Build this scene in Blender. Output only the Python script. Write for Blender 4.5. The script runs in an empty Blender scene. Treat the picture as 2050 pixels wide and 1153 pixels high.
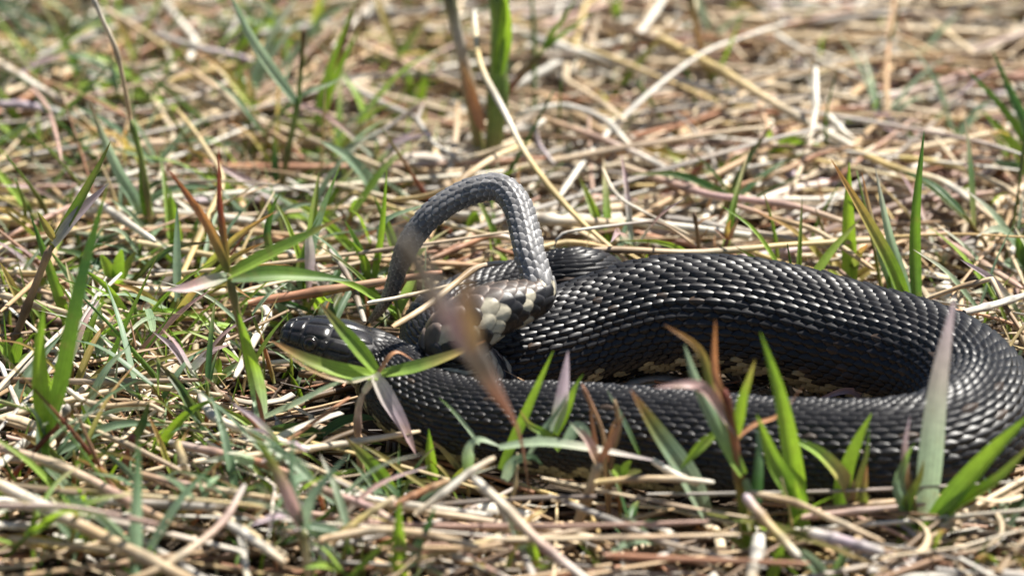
import bpy, math, random
import numpy as np
from mathutils import Vector, noise as mnoise

# ------------------------------------------------------------------ camera, sky, sun, exposure
SC = bpy.context.scene
COL = SC.collection
ELEV, DIST, FRAME_W = math.radians(25.0), 220.0, 41.0        # camera height angle, distance and frame width (cm)
IW, IH = 2050.0, 1153.0                                       # photograph size in pixels
SE, CE = math.sin(ELEV), math.cos(ELEV)
CAM = np.array([0.0, -DIST * CE, DIST * SE])                  # looks at the origin on the ground
RIGHT, UP, FWD = np.array([1.0, 0, 0]), np.array([0, SE, CE]), np.array([0, CE, -SE])
PXF = FRAME_W / IW / DIST                                     # slope per pixel

cam = bpy.data.cameras.new('camera')
cam.sensor_width = 36.0
cam.lens = 36.0 * DIST / FRAME_W
cam.clip_start, cam.clip_end = 0.05, 500.0
cam.dof.use_dof = True
cam.dof.focus_distance = 2.105
cam.dof.aperture_fstop = 6.3
cam_o = bpy.data.objects.new('camera', cam)
COL.objects.link(cam_o)
cam_o.location = CAM * 0.01
cam_o.rotation_euler = (math.pi / 2 - ELEV, 0, 0)
SC.camera = cam_o

SUN = np.array([0.40, 0.31, 0.86]); SUN /= np.linalg.norm(SUN)
world = bpy.data.worlds.new('World'); SC.world = world
world.use_nodes = True
wn = world.node_tree.nodes; wl = world.node_tree.links
sky = wn.new('ShaderNodeTexSky'); sky.sky_type = 'NISHITA'; sky.sun_disc = False
sky.sun_elevation = math.asin(SUN[2]); sky.sun_rotation = math.atan2(SUN[0], SUN[1])
sky.altitude = 5; sky.air_density = 1.0; sky.dust_density = 1.0
wn['Background'].inputs['Strength'].default_value = 0.05
wl.new(sky.outputs[0], wn['Background'].inputs['Color'])
sl = bpy.data.lights.new('sun', 'SUN'); sl.energy = 5.0; sl.angle = math.radians(0.53); sl.color = (1.0, 0.955, 0.88)
so = bpy.data.objects.new('sun', sl); COL.objects.link(so)
so.location = (0.6, 0.5, 2.0)
so.rotation_euler = Vector(SUN).to_track_quat('Z', 'Y').to_euler()
SC.view_settings.view_transform = 'Standard'
SC.view_settings.look = 'None'
SC.view_settings.exposure = 0.93
SC.view_settings.gamma = 1.0
SC.render.engine = 'CYCLES'
SC.cycles.max_bounces = 6; SC.cycles.diffuse_bounces = 3; SC.cycles.glossy_bounces = 2
SC.cycles.transmission_bounces = 3; SC.cycles.transparent_max_bounces = 4
SC.cycles.use_denoising = True
SC.cycles.caustics_reflective = False; SC.cycles.caustics_refractive = False
SC.cycles.sample_clamp_indirect = 4.0

rng = np.random.default_rng(11)
random.seed(5)

# ------------------------------------------------------------------ pixel -> place
def ray(px, py):
    d = FWD + RIGHT * ((px - IW / 2) * PXF) + UP * ((IH / 2 - py) * PXF)
    return d
def W(px, py, z=0.0):                       # where the ray meets the level z (cm)
    d = ray(px, py); t = (z - CAM[2]) / d[2]
    return CAM + d * t
def WY(px, py, y):                          # where the ray meets the upright plane y (cm)
    d = ray(px, py); t = (y - CAM[1]) / d[1]
    return CAM + d * t

# ------------------------------------------------------------------ mesh helpers (work in cm, store m)
def link_mesh(name, v, f, mat, parent=None, col=None, lv=None, smooth=True, origin=None):
    me = bpy.data.meshes.new(name)
    v = np.asarray(v, dtype=np.float64)
    if origin is not None: v = v - origin
    v = v * 0.01
    f = np.asarray(f, dtype=np.int32)
    n, k = f.shape
    me.vertices.add(len(v)); me.vertices.foreach_set('co', v.astype(np.float32).ravel())
    me.loops.add(n * k); me.loops.foreach_set('vertex_index', f.ravel())
    me.polygons.add(n)
    me.polygons.foreach_set('loop_start', np.arange(0, n * k, k, dtype=np.int32))
    me.polygons.foreach_set('loop_total', np.full(n, k, dtype=np.int32))
    if smooth: me.polygons.foreach_set('use_smooth', np.ones(n, dtype=bool))
    me.update(calc_edges=True)
    if col is not None:
        a = me.attributes.new('col', 'FLOAT_COLOR', 'POINT')
        c = np.ones((len(v), 4), np.float32); c[:, :3] = col
        a.data.foreach_set('color', c.ravel())
    if lv is not None:
        a = me.attributes.new('lv', 'FLOAT_VECTOR', 'POINT')
        a.data.foreach_set('vector', np.asarray(lv, np.float32).ravel())
    me.materials.append(mat)
    o = bpy.data.objects.new(name, me)
    COL.objects.link(o)
    if parent is not None: o.parent = parent
    elif origin is not None: o.location = np.asarray(origin) * 0.01
    return o

def tag(o, label=None, cat=None, group=None, kind=None):
    if label: o['label'] = label
    if cat: o['category'] = cat
    if group: o['group'] = group
    if kind: o['kind'] = kind
    return o

def empty(name, loc):
    o = bpy.data.objects.new(name, None); COL.objects.link(o)
    o.location = np.asarray(loc) * 0.01
    o.empty_display_size = 0.005
    return o

def catmull(P, n):
    P = np.asarray(P, float)
    if len(P) == 2:
        t = np.linspace(0, 1, n)[:, None]
        return P[0] * (1 - t) + P[1] * t
    Q = np.vstack([2 * P[0] - P[1], P, 2 * P[-1] - P[-2]])
    seg = np.linalg.norm(np.diff(P[:, :3], axis=0), axis=1)
    cum = np.concatenate([[0], np.cumsum(seg)])
    s = np.linspace(0, cum[-1], n)
    i = np.clip(np.searchsorted(cum, s, side='right') - 1, 0, len(P) - 2)
    t = ((s - cum[i]) / np.maximum(seg[i], 1e-9))[:, None]
    p0, p1, p2, p3 = Q[i], Q[i + 1], Q[i + 2], Q[i + 3]
    return 0.5 * (2 * p1 + (p2 - p0) * t + (2 * p0 - 5 * p1 + 4 * p2 - p3) * t ** 2 + (3 * p1 - p0 - 3 * p2 + p3) * t ** 3)

def grid_faces(a, b, wrap=False):
    i = np.arange(a - 1)[:, None]
    if wrap:
        j = np.arange(b)[None, :]; j2 = (j + 1) % b
    else:
        j = np.arange(b - 1)[None, :]; j2 = j + 1
    return np.stack([i * b + j, i * b + j2, (i + 1) * b + j2, (i + 1) * b + j], -1).reshape(-1, 4)

def tangents(C):
    T = np.gradient(C, axis=0)
    return T / np.maximum(np.linalg.norm(T, axis=1, keepdims=True), 1e-9)

def lerp_cols(cols, t):
    cols = np.asarray(cols, float)
    x = np.linspace(0, 1, len(cols))
    return np.stack([np.interp(t, x, cols[:, k]) for k in range(3)], -1)

def ribbon_geo(P, w, cols, roll=0.0, fold=0.25, twist=0.0, n=13, shape='leaf', face=None):
    """grass blade along P (cm), full width w (cm)"""
    C = catmull(P, n); T = tangents(C)
    base = np.array([0.12, -0.48, 0.87]) if face is None else np.asarray(face, float)
    S = np.cross(T, base); S /= np.maximum(np.linalg.norm(S, axis=1, keepdims=True), 1e-6)
    Nn = np.cross(S, T)
    t = np.linspace(0, 1, n)
    ang = (roll + twist * t)[:, None]
    S2 = S * np.cos(ang) + Nn * np.sin(ang)
    N2 = np.cross(S2, T)
    if shape == 'leaf': wt = (0.55 + 0.45 * np.sin(np.minimum(t / 0.35, 1) * math.pi / 2)) * np.maximum(1 - t ** 2.3, 0.0) ** 0.9
    elif shape == 'oval': wt = np.sin(np.clip(t * 0.94 + 0.03, 0, 1) * math.pi) ** 0.7
    else: wt = np.where(t < 0.9, 1.0, 1 - (t - 0.9) * 6)
    wt = np.maximum(wt, 0.03)
    u = np.array([-1, -0.5, 0, 0.5, 1.0])
    hw = (w * 0.5 * wt)[:, None, None]
    V = C[:, None, :] + S2[:, None, :] * (u[None, :, None] * hw) + N2[:, None, :] * ((np.abs(u)[None, :, None] - 0.5) * hw * fold * 2)
    c = lerp_cols(cols, t)[:, None, :] * np.ones((1, 5, 1))
    r = rng.random()
    lv = np.stack(np.broadcast_arrays(u[None, :] * np.ones((n, 1)), t[:, None] * np.ones((1, 5)), r), -1)
    return V.reshape(-1, 3), grid_faces(n, 5), c.reshape(-1, 3), lv.reshape(-1, 3)

def tube_geo(P, r, cols, sides=7, n=14, flat=1.0, nodes=(), smooth_path=True):
    C = catmull(P, n) if smooth_path else np.asarray(P, float)
    n = len(C)
    T = tangents(C)
    ref = np.where(np.abs(T[:, 2:3]) > 0.9, np.array([[0, 1.0, 0]]), np.array([[0, 0, 1.0]]))
    S = np.cross(T, ref); S /= np.linalg.norm(S, axis=1, keepdims=True)
    N = np.cross(S, T)
    t = np.linspace(0, 1, n)
    rr = np.interp(t, np.linspace(0, 1, len(np.atleast_1d(r))), np.atleast_1d(r)) if np.ndim(r) else np.full(n, r)
    for nd in nodes: rr = rr * (1 + 0.35 * np.exp(-((t - nd) * n * 0.9) ** 2))
    a = np.arange(sides) / sides * 2 * math.pi
    V = C[:, None, :] + rr[:, None, None] * (np.cos(a)[None, :, None] * S[:, None, :] + flat * np.sin(a)[None, :, None] * N[:, None, :])
    V = V.reshape(-1, 3)
    F = grid_faces(n, sides, True)
    # close both ends with a centre vertex (as degenerate quads would be ugly, collapse with two fans of quads)
    v0 = len(V); V = np.vstack([V, C[0], C[-1]])
    j = np.arange(sides)
    j2 = (j + 1) % sides
    cap0 = np.stack([np.full(sides, v0), j2, j, j], -1); cap1 = np.stack([np.full(sides, v0 + 1), (n - 1) * sides + j, (n - 1) * sides + j2, (n - 1) * sides + j2], -1)
    c = lerp_cols(cols, t)[:, None, :] * np.ones((1, sides, 1))
    c = c.reshape(-1, 3)
    for nd in nodes:
        k = np.exp(-((np.repeat(t, sides) - nd) * n * 0.9) ** 2)[:, None]
        c = c * (1 - 0.45 * k)
    c = np.vstack([c, lerp_cols(cols, np.array([0.0])), lerp_cols(cols, np.array([1.0]))])
    r_ = rng.random()
    lv = np.stack(np.broadcast_arrays(np.cos(a)[None, :] * np.ones((n, 1)), t[:, None] * np.ones((1, sides)), r_), -1).reshape(-1, 3)
    lv = np.vstack([lv, [[0, 0, r_], [0, 1, r_]]])
    # caps as triangles: keep the mesh all-quads by leaving ends pinched
    V[:sides] = C[0] + (V[:sides] - C[0]) * 0.6
    V[(n - 1) * sides:n * sides] = C[-1] + (V[(n - 1) * sides:n * sides] - C[-1]) * 0.6
    half = sides // 2
    capq = []
    for base in (0, (n - 1) * sides):
        for q in range(1, half):
            capq.append([base + q - 1 if q > 1 else base, base + q, base + sides - q - 1, base + (sides - q) % sides])
    F = np.vstack([F, np.array(capq, int)]) if capq else F
    V = V[:-2]; c = c[:-2]; lv = lv[:-2]
    return V, F, c, lv

# ------------------------------------------------------------------ materials
def nt(name):
    m = bpy.data.materials.new(name); m.use_nodes = True
    return m, m.node_tree.nodes, m.node_tree.links, m.node_tree.nodes['Principled BSDF']

def math_node(nodes, links, op, a, b=None, clamp=False):
    n = nodes.new('ShaderNodeMath'); n.operation = op; n.use_clamp = clamp
    for k, x in enumerate((a, b)):
        if x is None: continue
        if isinstance(x, (int, float)): n.inputs[k].default_value = x
        else: links.new(x, n.inputs[k])
    return n.outputs[0]

def plant_material(name, rough, trans, vein, blotch, blotch_col, spec=0.4):
    m, N, L, B = nt(name)
    at = N.new('ShaderNodeAttribute'); at.attribute_name = 'col'
    lv = N.new('ShaderNodeAttribute'); lv.attribute_name = 'lv'
    sep = N.new('ShaderNodeSeparateXYZ'); L.new(lv.outputs['Vector'], sep.inputs[0])
    geo = N.new('ShaderNodeNewGeometry')
    # fine lengthwise veins
    s = math_node(N, L, 'SINE', math_node(N, L, 'MULTIPLY', sep.outputs[0], 17.0))
    s = math_node(N, L, 'MULTIPLY_ADD', s, vein); s.node.inputs[2].default_value = 1.0
    nz = N.new('ShaderNodeTexNoise'); nz.inputs['Scale'].default_value = 330.0; nz.inputs['Detail'].default_value = 3.0
    L.new(geo.outputs['Position'], nz.inputs['Vector'])
    br = math_node(N, L, 'MULTIPLY_ADD', nz.outputs[0], 0.6); br.node.inputs[2].default_value = 0.7
    fac = math_node(N, L, 'MULTIPLY', s, br)
    mul = N.new('ShaderNodeVectorMath'); mul.operation = 'SCALE'
    L.new(at.outputs['Color'], mul.inputs[0]); L.new(fac, mul.inputs['Scale'])
    # blotches of wear
    n2 = N.new('ShaderNodeTexNoise'); n2.inputs['Scale'].default_value = 120.0; n2.inputs['Detail'].default_value = 4.0
    L.new(geo.outputs['Position'], n2.inputs['Vector'])
    rp = N.new('ShaderNodeMapRange'); rp.inputs['From Min'].default_value = 0.58; rp.inputs['From Max'].default_value = 0.70
    rp.inputs['To Max'].default_value = blotch; L.new(n2.outputs[0], rp.inputs['Value'])
    mx = N.new('ShaderNodeMix'); mx.data_type = 'RGBA'
    L.new(rp.outputs[0], mx.inputs['Factor']); L.new(mul.outputs[0], mx.inputs['A']); mx.inputs['B'].default_value = (*blotch_col, 1)
    L.new(mx.outputs['Result'], B.inputs['Base Color'])
    B.inputs['Roughness'].default_value = rough
    B.inputs['Specular IOR Level'].default_value = spec
    bp = N.new('ShaderNodeBump'); bp.inputs['Strength'].default_value = 0.35; bp.inputs['Distance'].default_value = 0.0002
    L.new(fac, bp.inputs['Height']); L.new(bp.outputs[0], B.inputs['Normal'])
    if trans > 0:
        tr = N.new('ShaderNodeBsdfTranslucent')
        hs = N.new('ShaderNodeHueSaturation'); hs.inputs['Saturation'].default_value = 1.15; hs.inputs['Value'].default_value = 1.25
        L.new(mx.outputs['Result'], hs.inputs['Color']); L.new(hs.outputs[0], tr.inputs['Color'])
        ms = N.new('ShaderNodeMixShader'); ms.inputs[0].default_value = trans
        L.new(B.outputs[0], ms.inputs[1]); L.new(tr.outputs[0], ms.inputs[2])
        L.new(ms.outputs[0], N['Material Output'].inputs['Surface'])
    return m

M_LEAF = plant_material('grass_leaf', 0.42, 0.42, 0.10, 0.35, (0.30, 0.24, 0.09), 0.45)
M_STRAW = plant_material('dead_straw', 0.50, 0.10, 0.13, 0.45, (0.30, 0.21, 0.13), 0.45)

def snake_material(name, rough):
    m, N, L, B = nt(name)
    at = N.new('ShaderNodeAttribute'); at.attribute_name = 'col'
    geo = N.new('ShaderNodeNewGeometry')
    nz = N.new('ShaderNodeTexNoise'); nz.inputs['Scale'].default_value = 500.0; nz.inputs['Detail'].default_value = 4.0
    L.new(geo.outputs['Position'], nz.inputs['Vector'])
    br = math_node(N, L, 'MULTIPLY_ADD', nz.outputs[0], 0.9); br.node.inputs[2].default_value = 0.55
    mul = N.new('ShaderNodeVectorMath'); mul.operation = 'SCALE'
    L.new(at.outputs['Color'], mul.inputs[0]); L.new(br, mul.inputs['Scale'])
    L.new(mul.outputs[0], B.inputs['Base Color'])
    rr = math_node(N, L, 'MULTIPLY_ADD', nz.outputs[0], 0.22); rr.node.inputs[2].default_value = rough - 0.10
    L.new(rr, B.inputs['Roughness'])
    B.inputs['Specular IOR Level'].default_value = 0.46
    n3 = N.new('ShaderNodeTexNoise'); n3.inputs['Scale'].default_value = 1800.0; n3.inputs['Detail'].default_value = 2.0
    L.new(geo.outputs['Position'], n3.inputs['Vector'])
    bp = N.new('ShaderNodeBump'); bp.inputs['Strength'].default_value = 0.25; bp.inputs['Distance'].default_value = 0.0001
    L.new(n3.outputs[0], bp.inputs['Height']); L.new(bp.outputs[0], B.inputs['Normal'])
    return m
M_SCALE = snake_material('snake_scale', 0.41)
M_SKIN = snake_material('snake_skin', 0.5)
M_SHIELD = snake_material('snake_head_shield', 0.27)
def glossy(name, c, rough):
    m, N, L, B = nt(name)
    nz = N.new('ShaderNodeTexNoise'); nz.inputs['Scale'].default_value = 900.0
    cr = N.new('ShaderNodeValToRGB'); cr.color_ramp.elements[0].color = (*[x * 0.7 for x in c], 1); cr.color_ramp.elements[1].color = (*[x * 1.3 for x in c], 1)
    geo = N.new('ShaderNodeNewGeometry'); L.new(geo.outputs['Position'], nz.inputs['Vector'])
    L.new(nz.outputs[0], cr.inputs[0]); L.new(cr.outputs[0], B.inputs['Base Color'])
    B.inputs['Roughness'].default_value = rough
    return m
M_EYE = glossy('snake_eye', (0.022, 0.017, 0.014), 0.12)
M_PUPIL = glossy('snake_pupil', (0.003, 0.003, 0.003), 0.06)

def soil_material():
    m, N, L, B = nt('soil')
    geo = N.new('ShaderNodeNewGeometry')
    a = N.new('ShaderNodeTexNoise'); a.inputs['Scale'].default_value = 60; a.inputs['Detail'].default_value = 8; a.inputs['Roughness'].default_value = 0.7
    b = N.new('ShaderNodeTexNoise'); b.inputs['Scale'].default_value = 700; b.inputs['Detail'].default_value = 4
    for q in (a, b): L.new(geo.outputs['Position'], q.inputs['Vector'])
    cr = N.new('ShaderNodeValToRGB')
    e = cr.color_ramp.elements
    e[0].position = 0.30; e[0].color = (0.014, 0.010, 0.007, 1)
    e[1].position = 0.72; e[1].color = (0.12, 0.09, 0.06, 1)
    mid = e.new(0.52); mid.color = (0.04, 0.029, 0.019, 1)
    L.new(a.outputs[0], cr.inputs[0])
    mx = N.new('ShaderNodeMix'); mx.data_type = 'RGBA'; mx.blend_type = 'MULTIPLY'; mx.inputs['Factor'].default_value = 0.7
    L.new(cr.outputs[0], mx.inputs['A']); L.new(b.outputs[0], mx.inputs['B'])
    hs = N.new('ShaderNodeHueSaturation'); hs.inputs['Value'].default_value = 1.5; L.new(mx.outputs['Result'], hs.inputs['Color'])
    L.new(hs.outputs[0], B.inputs['Base Color'])
    B.inputs['Roughness'].default_value = 0.9; B.inputs['Specular IOR Level'].default_value = 0.2
    bp = N.new('ShaderNodeBump'); bp.inputs['Strength'].default_value = 0.8; bp.inputs['Distance'].default_value = 0.002
    L.new(b.outputs[0], bp.inputs['Height']); L.new(bp.outputs[0], B.inputs['Normal'])
    return m
M_SOIL = soil_material()

# ------------------------------------------------------------------ ground
def axis(fine, step, far):
    a = list(np.arange(0, fine, step)); x = fine; d = step
    while x < far:
        a.append(x); d *= 1.35; x += d
    a.append(far)
    a = np.array(a); return np.concatenate([-a[:0:-1], a])
gx = axis(70.0, 0.9, 12000.0); gy = axis(80.0, 0.9, 12000.0)
GX, GY = np.meshgrid(gx, gy, indexing='ij')
def bumps(x, y):
    z = 0.35 * np.sin(x * 0.21 + 1.3) * np.cos(y * 0.17 + 0.4) + 0.22 * np.sin(x * 0.53 + y * 0.31) + 0.12 * np.sin(x * 1.3 - y * 0.9 + 2) + 0.1 * np.sin(y * 1.9 + x * 0.4)
    return (z - 0.75)
GZ = bumps(GX, GY) - 0.4 + rng.normal(0, 0.07, GX.shape)
ground = link_mesh('ground', np.stack([GX, GY, GZ], -1).reshape(-1, 3), grid_faces(len(gx), len(gy))[:, ::-1], M_SOIL)
tag(ground, 'dark brown soil under the grass and straw', None, None, 'structure')

# ------------------------------------------------------------------ the snake: one centre line from snout to tail tip
# (pixel x, pixel y of the centre, radius cm, height of the centre above the ground or ('y', plane))
def cl(px, py, r, z=None, y=None):
    p = WY(px, py, y) if y is not None else W(px, py, r * 0.93 if z is None else z)
    return [*p, r]
CP = [cl(565, 664, 0.8, z=3.6), cl(612, 676, 0.9, z=3.5), cl(685, 698, 1.05, z=3.2), cl(748, 726, 1.3, z=2.6), cl(793, 765, 1.5, z=2.05),
      cl(838, 808, 1.54, z=1.6), cl(905, 838, 1.56, z=1.45), cl(1000, 852, 1.62), cl(1120, 862, 1.72), cl(1250, 876, 1.82), cl(1400, 893, 1.88),
      cl(1550, 905, 1.92), cl(1690, 913, 1.96), cl(1800, 910, 2.0), cl(1895, 888, 2.04), cl(1948, 846, 2.08), cl(1956, 800, 2.1), cl(1908, 752, 2.14),
      cl(1820, 715, 2.16), cl(1700, 684, 2.18), cl(1560, 648, 2.2, z=2.3), cl(1430, 630, 2.2, z=2.45), cl(1310, 634, 2.15, z=2.3), cl(1190, 662, 2.0, z=1.95), cl(1090, 692, 1.85, z=1.72),
      cl(985, 714, 1.7, z=1.55), cl(912, 714, 1.6, z=1.5), cl(886, 690, 1.55, z=1.5), cl(900, 652, 1.55, z=1.5), cl(975, 620, 1.55, z=1.5), cl(1075, 596, 1.55, z=1.65), cl(1155, 578, 1.52, z=2.1), cl(1198, 590, 1.42, z=1.6),
      cl(1150, 650, 1.35, z=1.2), cl(1060, 715, 1.3, z=1.1), cl(975, 758, 1.3, z=1.15),
      cl(920, 742, 1.3, y=-12.2), cl(905, 700, 1.28, y=-12.3), cl(935, 655, 1.2, y=-12.2), cl(985, 622, 1.02, y=-11.8), cl(1040, 606, 0.84, y=-11.3), cl(1078, 590, 0.68, y=-10.9),
      cl(1076, 560, 0.533, y=-10.4), cl(1062, 515, 0.525, y=-9.6), cl(1050, 460, 0.516, y=-8.4), cl(1032, 405, 0.499, y=-7.2), cl(995, 374, 0.473, y=-6.4),
      cl(930, 388, 0.456, y=-6.3), cl(870, 425, 0.439, y=-6.5), cl(824, 478, 0.396, y=-6.7), cl(800, 530, 0.327, y=-6.7), cl(786, 575, 0.258, y=-6.5), cl(762, 618, 0.172, y=-6.0), cl(733, 650, 0.052, y=-5.2)]
CP = np.array(CP)
raw = catmull(CP, 2600)
sarc = np.concatenate([[0], np.cumsum(np.linalg.norm(np.diff(raw[:, :3], axis=0), axis=1))])
# arc position of each control point
cps = np.array([sarc[np.argmin(np.linalg.norm(raw[:, :3] - c[:3], axis=1) + 0)] for c in CP])
SLEN = sarc[-1]
NS = int(SLEN / 0.07)
SS = np.linspace(0, SLEN, NS)
SCt = np.stack([np.interp(SS, sarc, raw[:, k]) for k in range(3)], -1)
SR = np.interp(SS, sarc, raw[:, 3])
# light smoothing of the path
for _ in range(12):
    SCt[1:-1] = 0.25 * SCt[:-2] + 0.5 * SCt[1:-1] + 0.25 * SCt[2:]
STn = tangents(SCt)
# frames: keep the back upwards along the body, carry the frame along the steep tail
S_TAILFRAME = cps[40]
SN = np.zeros_like(STn)
up0 = np.array([0, 0, 1.0])
for i in range(NS):
    if SS[i] < S_TAILFRAME or i == 0: u = up0
    else: u = SN[i - 1]
    u = u - STn[i] * np.dot(u, STn[i])
    SN[i] = u / np.linalg.norm(u)
SB = np.cross(STn, SN)
# head cross-section profile over the first few centimetres
HS = 1.14
hs_ = HS * np.array([0.0, 0.06, 0.18, 0.45, 0.9, 1.4, 2.1, 2.9, 3.7, 4.6, 5.6])
hw_ = 1.2 * np.array([0.12, 0.40, 0.55, 0.68, 0.82, 0.96, 1.12, 1.16, 0.98, 0.96, 1.0])
hu_ = 1.2 * np.array([0.08, 0.26, 0.40, 0.52, 0.66, 0.74, 0.80, 0.84, 0.86, 0.92, 1.0])
hd_ = 1.2 * np.array([0.08, 0.26, 0.38, 0.48, 0.58, 0.66, 0.76, 0.86, 0.92, 1.0, 1.10])
def blend_head(h):
    k = np.clip((SS - 3.3) / 2.2, 0, 1); k = k * k * (3 - 2 * k)
    return np.interp(SS, hs_, h) * (1 - k) + SR * k
RA, RU, RD = blend_head(hw_), blend_head(hu_), blend_head(hd_)
EXPO = np.interp(SS, [0, 0.6, 3.8, 6.0], [2.0, 2.5, 2.35, 2.0])
# flatten the belly where the body lies on the ground
BELLY = np.interp(SS, [0, 4, 7, S_TAILFRAME - 8, S_TAILFRAME], [1, 1, 0.93, 0.93, 1.0])

def surf(s, phi, h=0.0):
    """point on the snake: arc s (cm), angle phi from the back (rad), height h above the skin (cm)"""
    s = np.asarray(s, float); phi = np.asarray(phi, float)
    x = np.clip(s / SLEN * (NS - 1), 0, NS - 1.001)
    i = x.astype(int); f = x - i
    g = lambda A: (A[i] * (1 - f)[..., None] + A[i + 1] * f[..., None]) if A.ndim == 2 else A[i] * (1 - f) + A[i + 1] * f
    c, n, b = g(SCt), g(SN), g(SB)
    a, u, d, e, bl = g(RA), g(RU), g(RD), g(EXPO), g(BELLY)
    sn, cs = np.sin(phi), np.cos(phi)
    m = (np.abs(sn) ** e + np.abs(cs) ** e) ** (-1.0 / e)
    bb = np.where(cs > 0, u, d * bl)
    X = sn * m * (a + h); Y = cs * m * (bb + h)
    return c + b * X[..., None] + n * Y[..., None]

S_BODY0, S_B0 = 2.85 * HS, cps[35] - 1.5           # first neck scales; start of the raised, patterned rear section
S_TAIL0 = cps[41] + 0.2
PB = W(880, 860, 0)
snake = empty('snake', W(1400, 640, 0) * np.array([1, 1, 0]))
SNK = np.array(snake.location) * 100
tag(snake, 'black keel-scaled snake coiled in the grass with its thin tail arched up', 'snake')

# continuous body skin
sides = 56
ph = np.arange(sides) / sides * 2 * math.pi
ssb = SS[::2]
V = surf(ssb[:, None] * np.ones((1, sides)), ph[None, :] * np.ones((len(ssb), 1)), -0.012)
pd = np.abs((np.degrees(ph) + 180) % 360 - 180)
cream = np.array([0.42, 0.36, 0.20]); black = np.array([0.010, 0.009, 0.009])
band = 0.5 + 0.5 * np.sin(ssb * 9.0)
k = np.clip((pd[None, :] - 138) / 10, 0, 1) * np.clip(band[:, None] * 2.2 - 0.5, 0, 1) * (ssb[:, None] < S_TAIL0)
k = np.maximum(k, np.clip((pd[None, :] - 128) / 12, 0, 1) * (ssb[:, None] < 5))
colb = black * (1 - k[..., None]) + cream * k[..., None]
body = link_mesh('body', V.reshape(-1, 3), grid_faces(len(ssb), sides, True)[:, ::-1], M_SKIN, snake, colb.reshape(-1, 3), origin=SNK)

# keeled scales, overlapping like shingles
U = np.array([-1.0, -0.55, -0.05, 0.05, 0.55, 1.0])
VV = np.array([0.0, 0.22, 0.45, 0.68, 0.86, 0.97, 1.0])
WID = np.array([0.40, 0.82, 1.0, 0.90, 0.60, 0.24, 0.20])
KEEL = np.clip(1 - np.abs(U), 0, 1)
sc_s, sc_p, sc_L, sc_dp, sc_k, sc_sec = [], [], [], [], [], []
def lay_scales(s0, s1, rows, lim, Lfun, sec, keel):
    s = s0; par = 0
    dphi = 2 * math.radians(lim) / (rows - 1)
    while s < s1:
        L = Lfun(s)
        j = np.arange(par, rows, 2)
        p = -math.radians(lim) + j * dphi
        sc_p.append(p); sc_s.append(np.full(len(j), s)); sc_L.append(np.full(len(j), L)); sc_dp.append(np.full(len(j), dphi)); sc_k.append(np.full(len(j), keel)); sc_sec.append(np.full(len(j), sec))
        s += L * 0.5; par ^= 1
rad = lambda s: float(np.interp(s, SS, SR))
lay_scales(S_BODY0, S_B0, 39, 141, lambda s: 0.255 * rad(s) + 0.02, 0, 1.0)
lay_scales(S_B0, S_TAIL0, 13, 146, lambda s: 0.50 * rad(s) + 0.06, 1, 0.08)
lay_scales(S_TAIL0, SLEN - 0.6, 13, 168, lambda s: 0.16 + 0.40 * rad(s), 2, 0.5)
sc_s, sc_p, sc_L, sc_dp, sc_k, sc_sec = map(np.concatenate, (sc_s, sc_p, sc_L, sc_dp, sc_k, sc_sec))
# the head shields take the place of scales on top of the head
pdg = np.degrees(np.abs(sc_p))
keep = ~((sc_s < 3.1 * HS) & (pdg > 50) & (pdg < 150)) & ~((sc_s < 2.85 * HS) & (pdg <= 50))
sc_s, sc_p, sc_L, sc_dp, sc_k, sc_sec, pdg = [a[keep] for a in (sc_s, sc_p, sc_L, sc_dp, sc_k, sc_sec, pdg)]
n = len(sc_s)
js = rng.normal(0, 0.02, n)
s_ = sc_s[:, None, None] + (VV[None, :, None] * 1.34 - 0.17 + js[:, None, None]) * sc_L[:, None, None]
p_ = sc_p[:, None, None] + U[None, None, :] * WID[None, :, None] * 1.02 * sc_dp[:, None, None]
lift = np.array([-0.03, 0.02, 0.05, 0.075, 0.095, 0.105, -0.02])
wloc = np.interp(sc_s, SS, SR) * sc_dp
h_ = sc_L[:, None, None] * lift[None, :, None] + (wloc * 0.50 * sc_k)[:, None, None] * KEEL[None, None, :] * np.array([0.3, 0.8, 1, 1, 1, 0.9, 0.0])[None, :, None] - (wloc * 0.05)[:, None, None] * (np.abs(U) ** 3)[None, None, :]
h_ = h_ * rng.uniform(0.8, 1.2, n)[:, None, None]
VS = surf(s_, p_ + 0 * s_, h_)
# colours
dark = np.array([0.0095, 0.0088, 0.0092])[None, :] * rng.uniform(0.6, 1.5, (n, 1))
brown = np.array([0.040, 0.027, 0.019])
isb = (rng.random(n) < 0.035) & (pdg > 25) & (pdg < 105)
dark[isb] = brown * rng.uniform(0.6, 1.3, (isb.sum(), 1))
creamc = np.array([0.36, 0.32, 0.19])
# cream blotches low on the sides, with a slow beat along the body
beat = 0.5 + 0.5 * np.sin(sc_s * 1.7 + 1.2 * np.sin(sc_s * 0.61))
pc = np.clip((pdg - 108) / 18, 0, 1) * np.where(sc_s < 16, 0.9, 0.35 + 0.6 * beat)
fleck = rng.random(n)
isc = (fleck < pc) & (sc_sec == 0)
isc |= (sc_sec == 1) & (pdg > 44) & (np.sin(sc_s * 4.6 + sc_p * 0.8) + rng.normal(0, 0.35, n) > 0.1)
tl = sc_sec == 2
dark[tl] = np.array([0.15, 0.147, 0.147]) * rng.uniform(0.75, 1.25, (tl.sum(), 1))
b1 = (sc_sec == 1) & (pdg <= 44)
dark[b1] = np.array([0.075, 0.058, 0.048]) * rng.uniform(0.6, 1.2, (b1.sum(), 1))
cc = dark.copy(); cc[isc] = creamc * rng.uniform(0.65, 1.25, (isc.sum(), 1))
w1 = isc & (sc_sec == 1); cc[w1] = np.array([0.52, 0.47, 0.35]) * rng.uniform(0.7, 1.2, (w1.sum(), 1))
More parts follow.
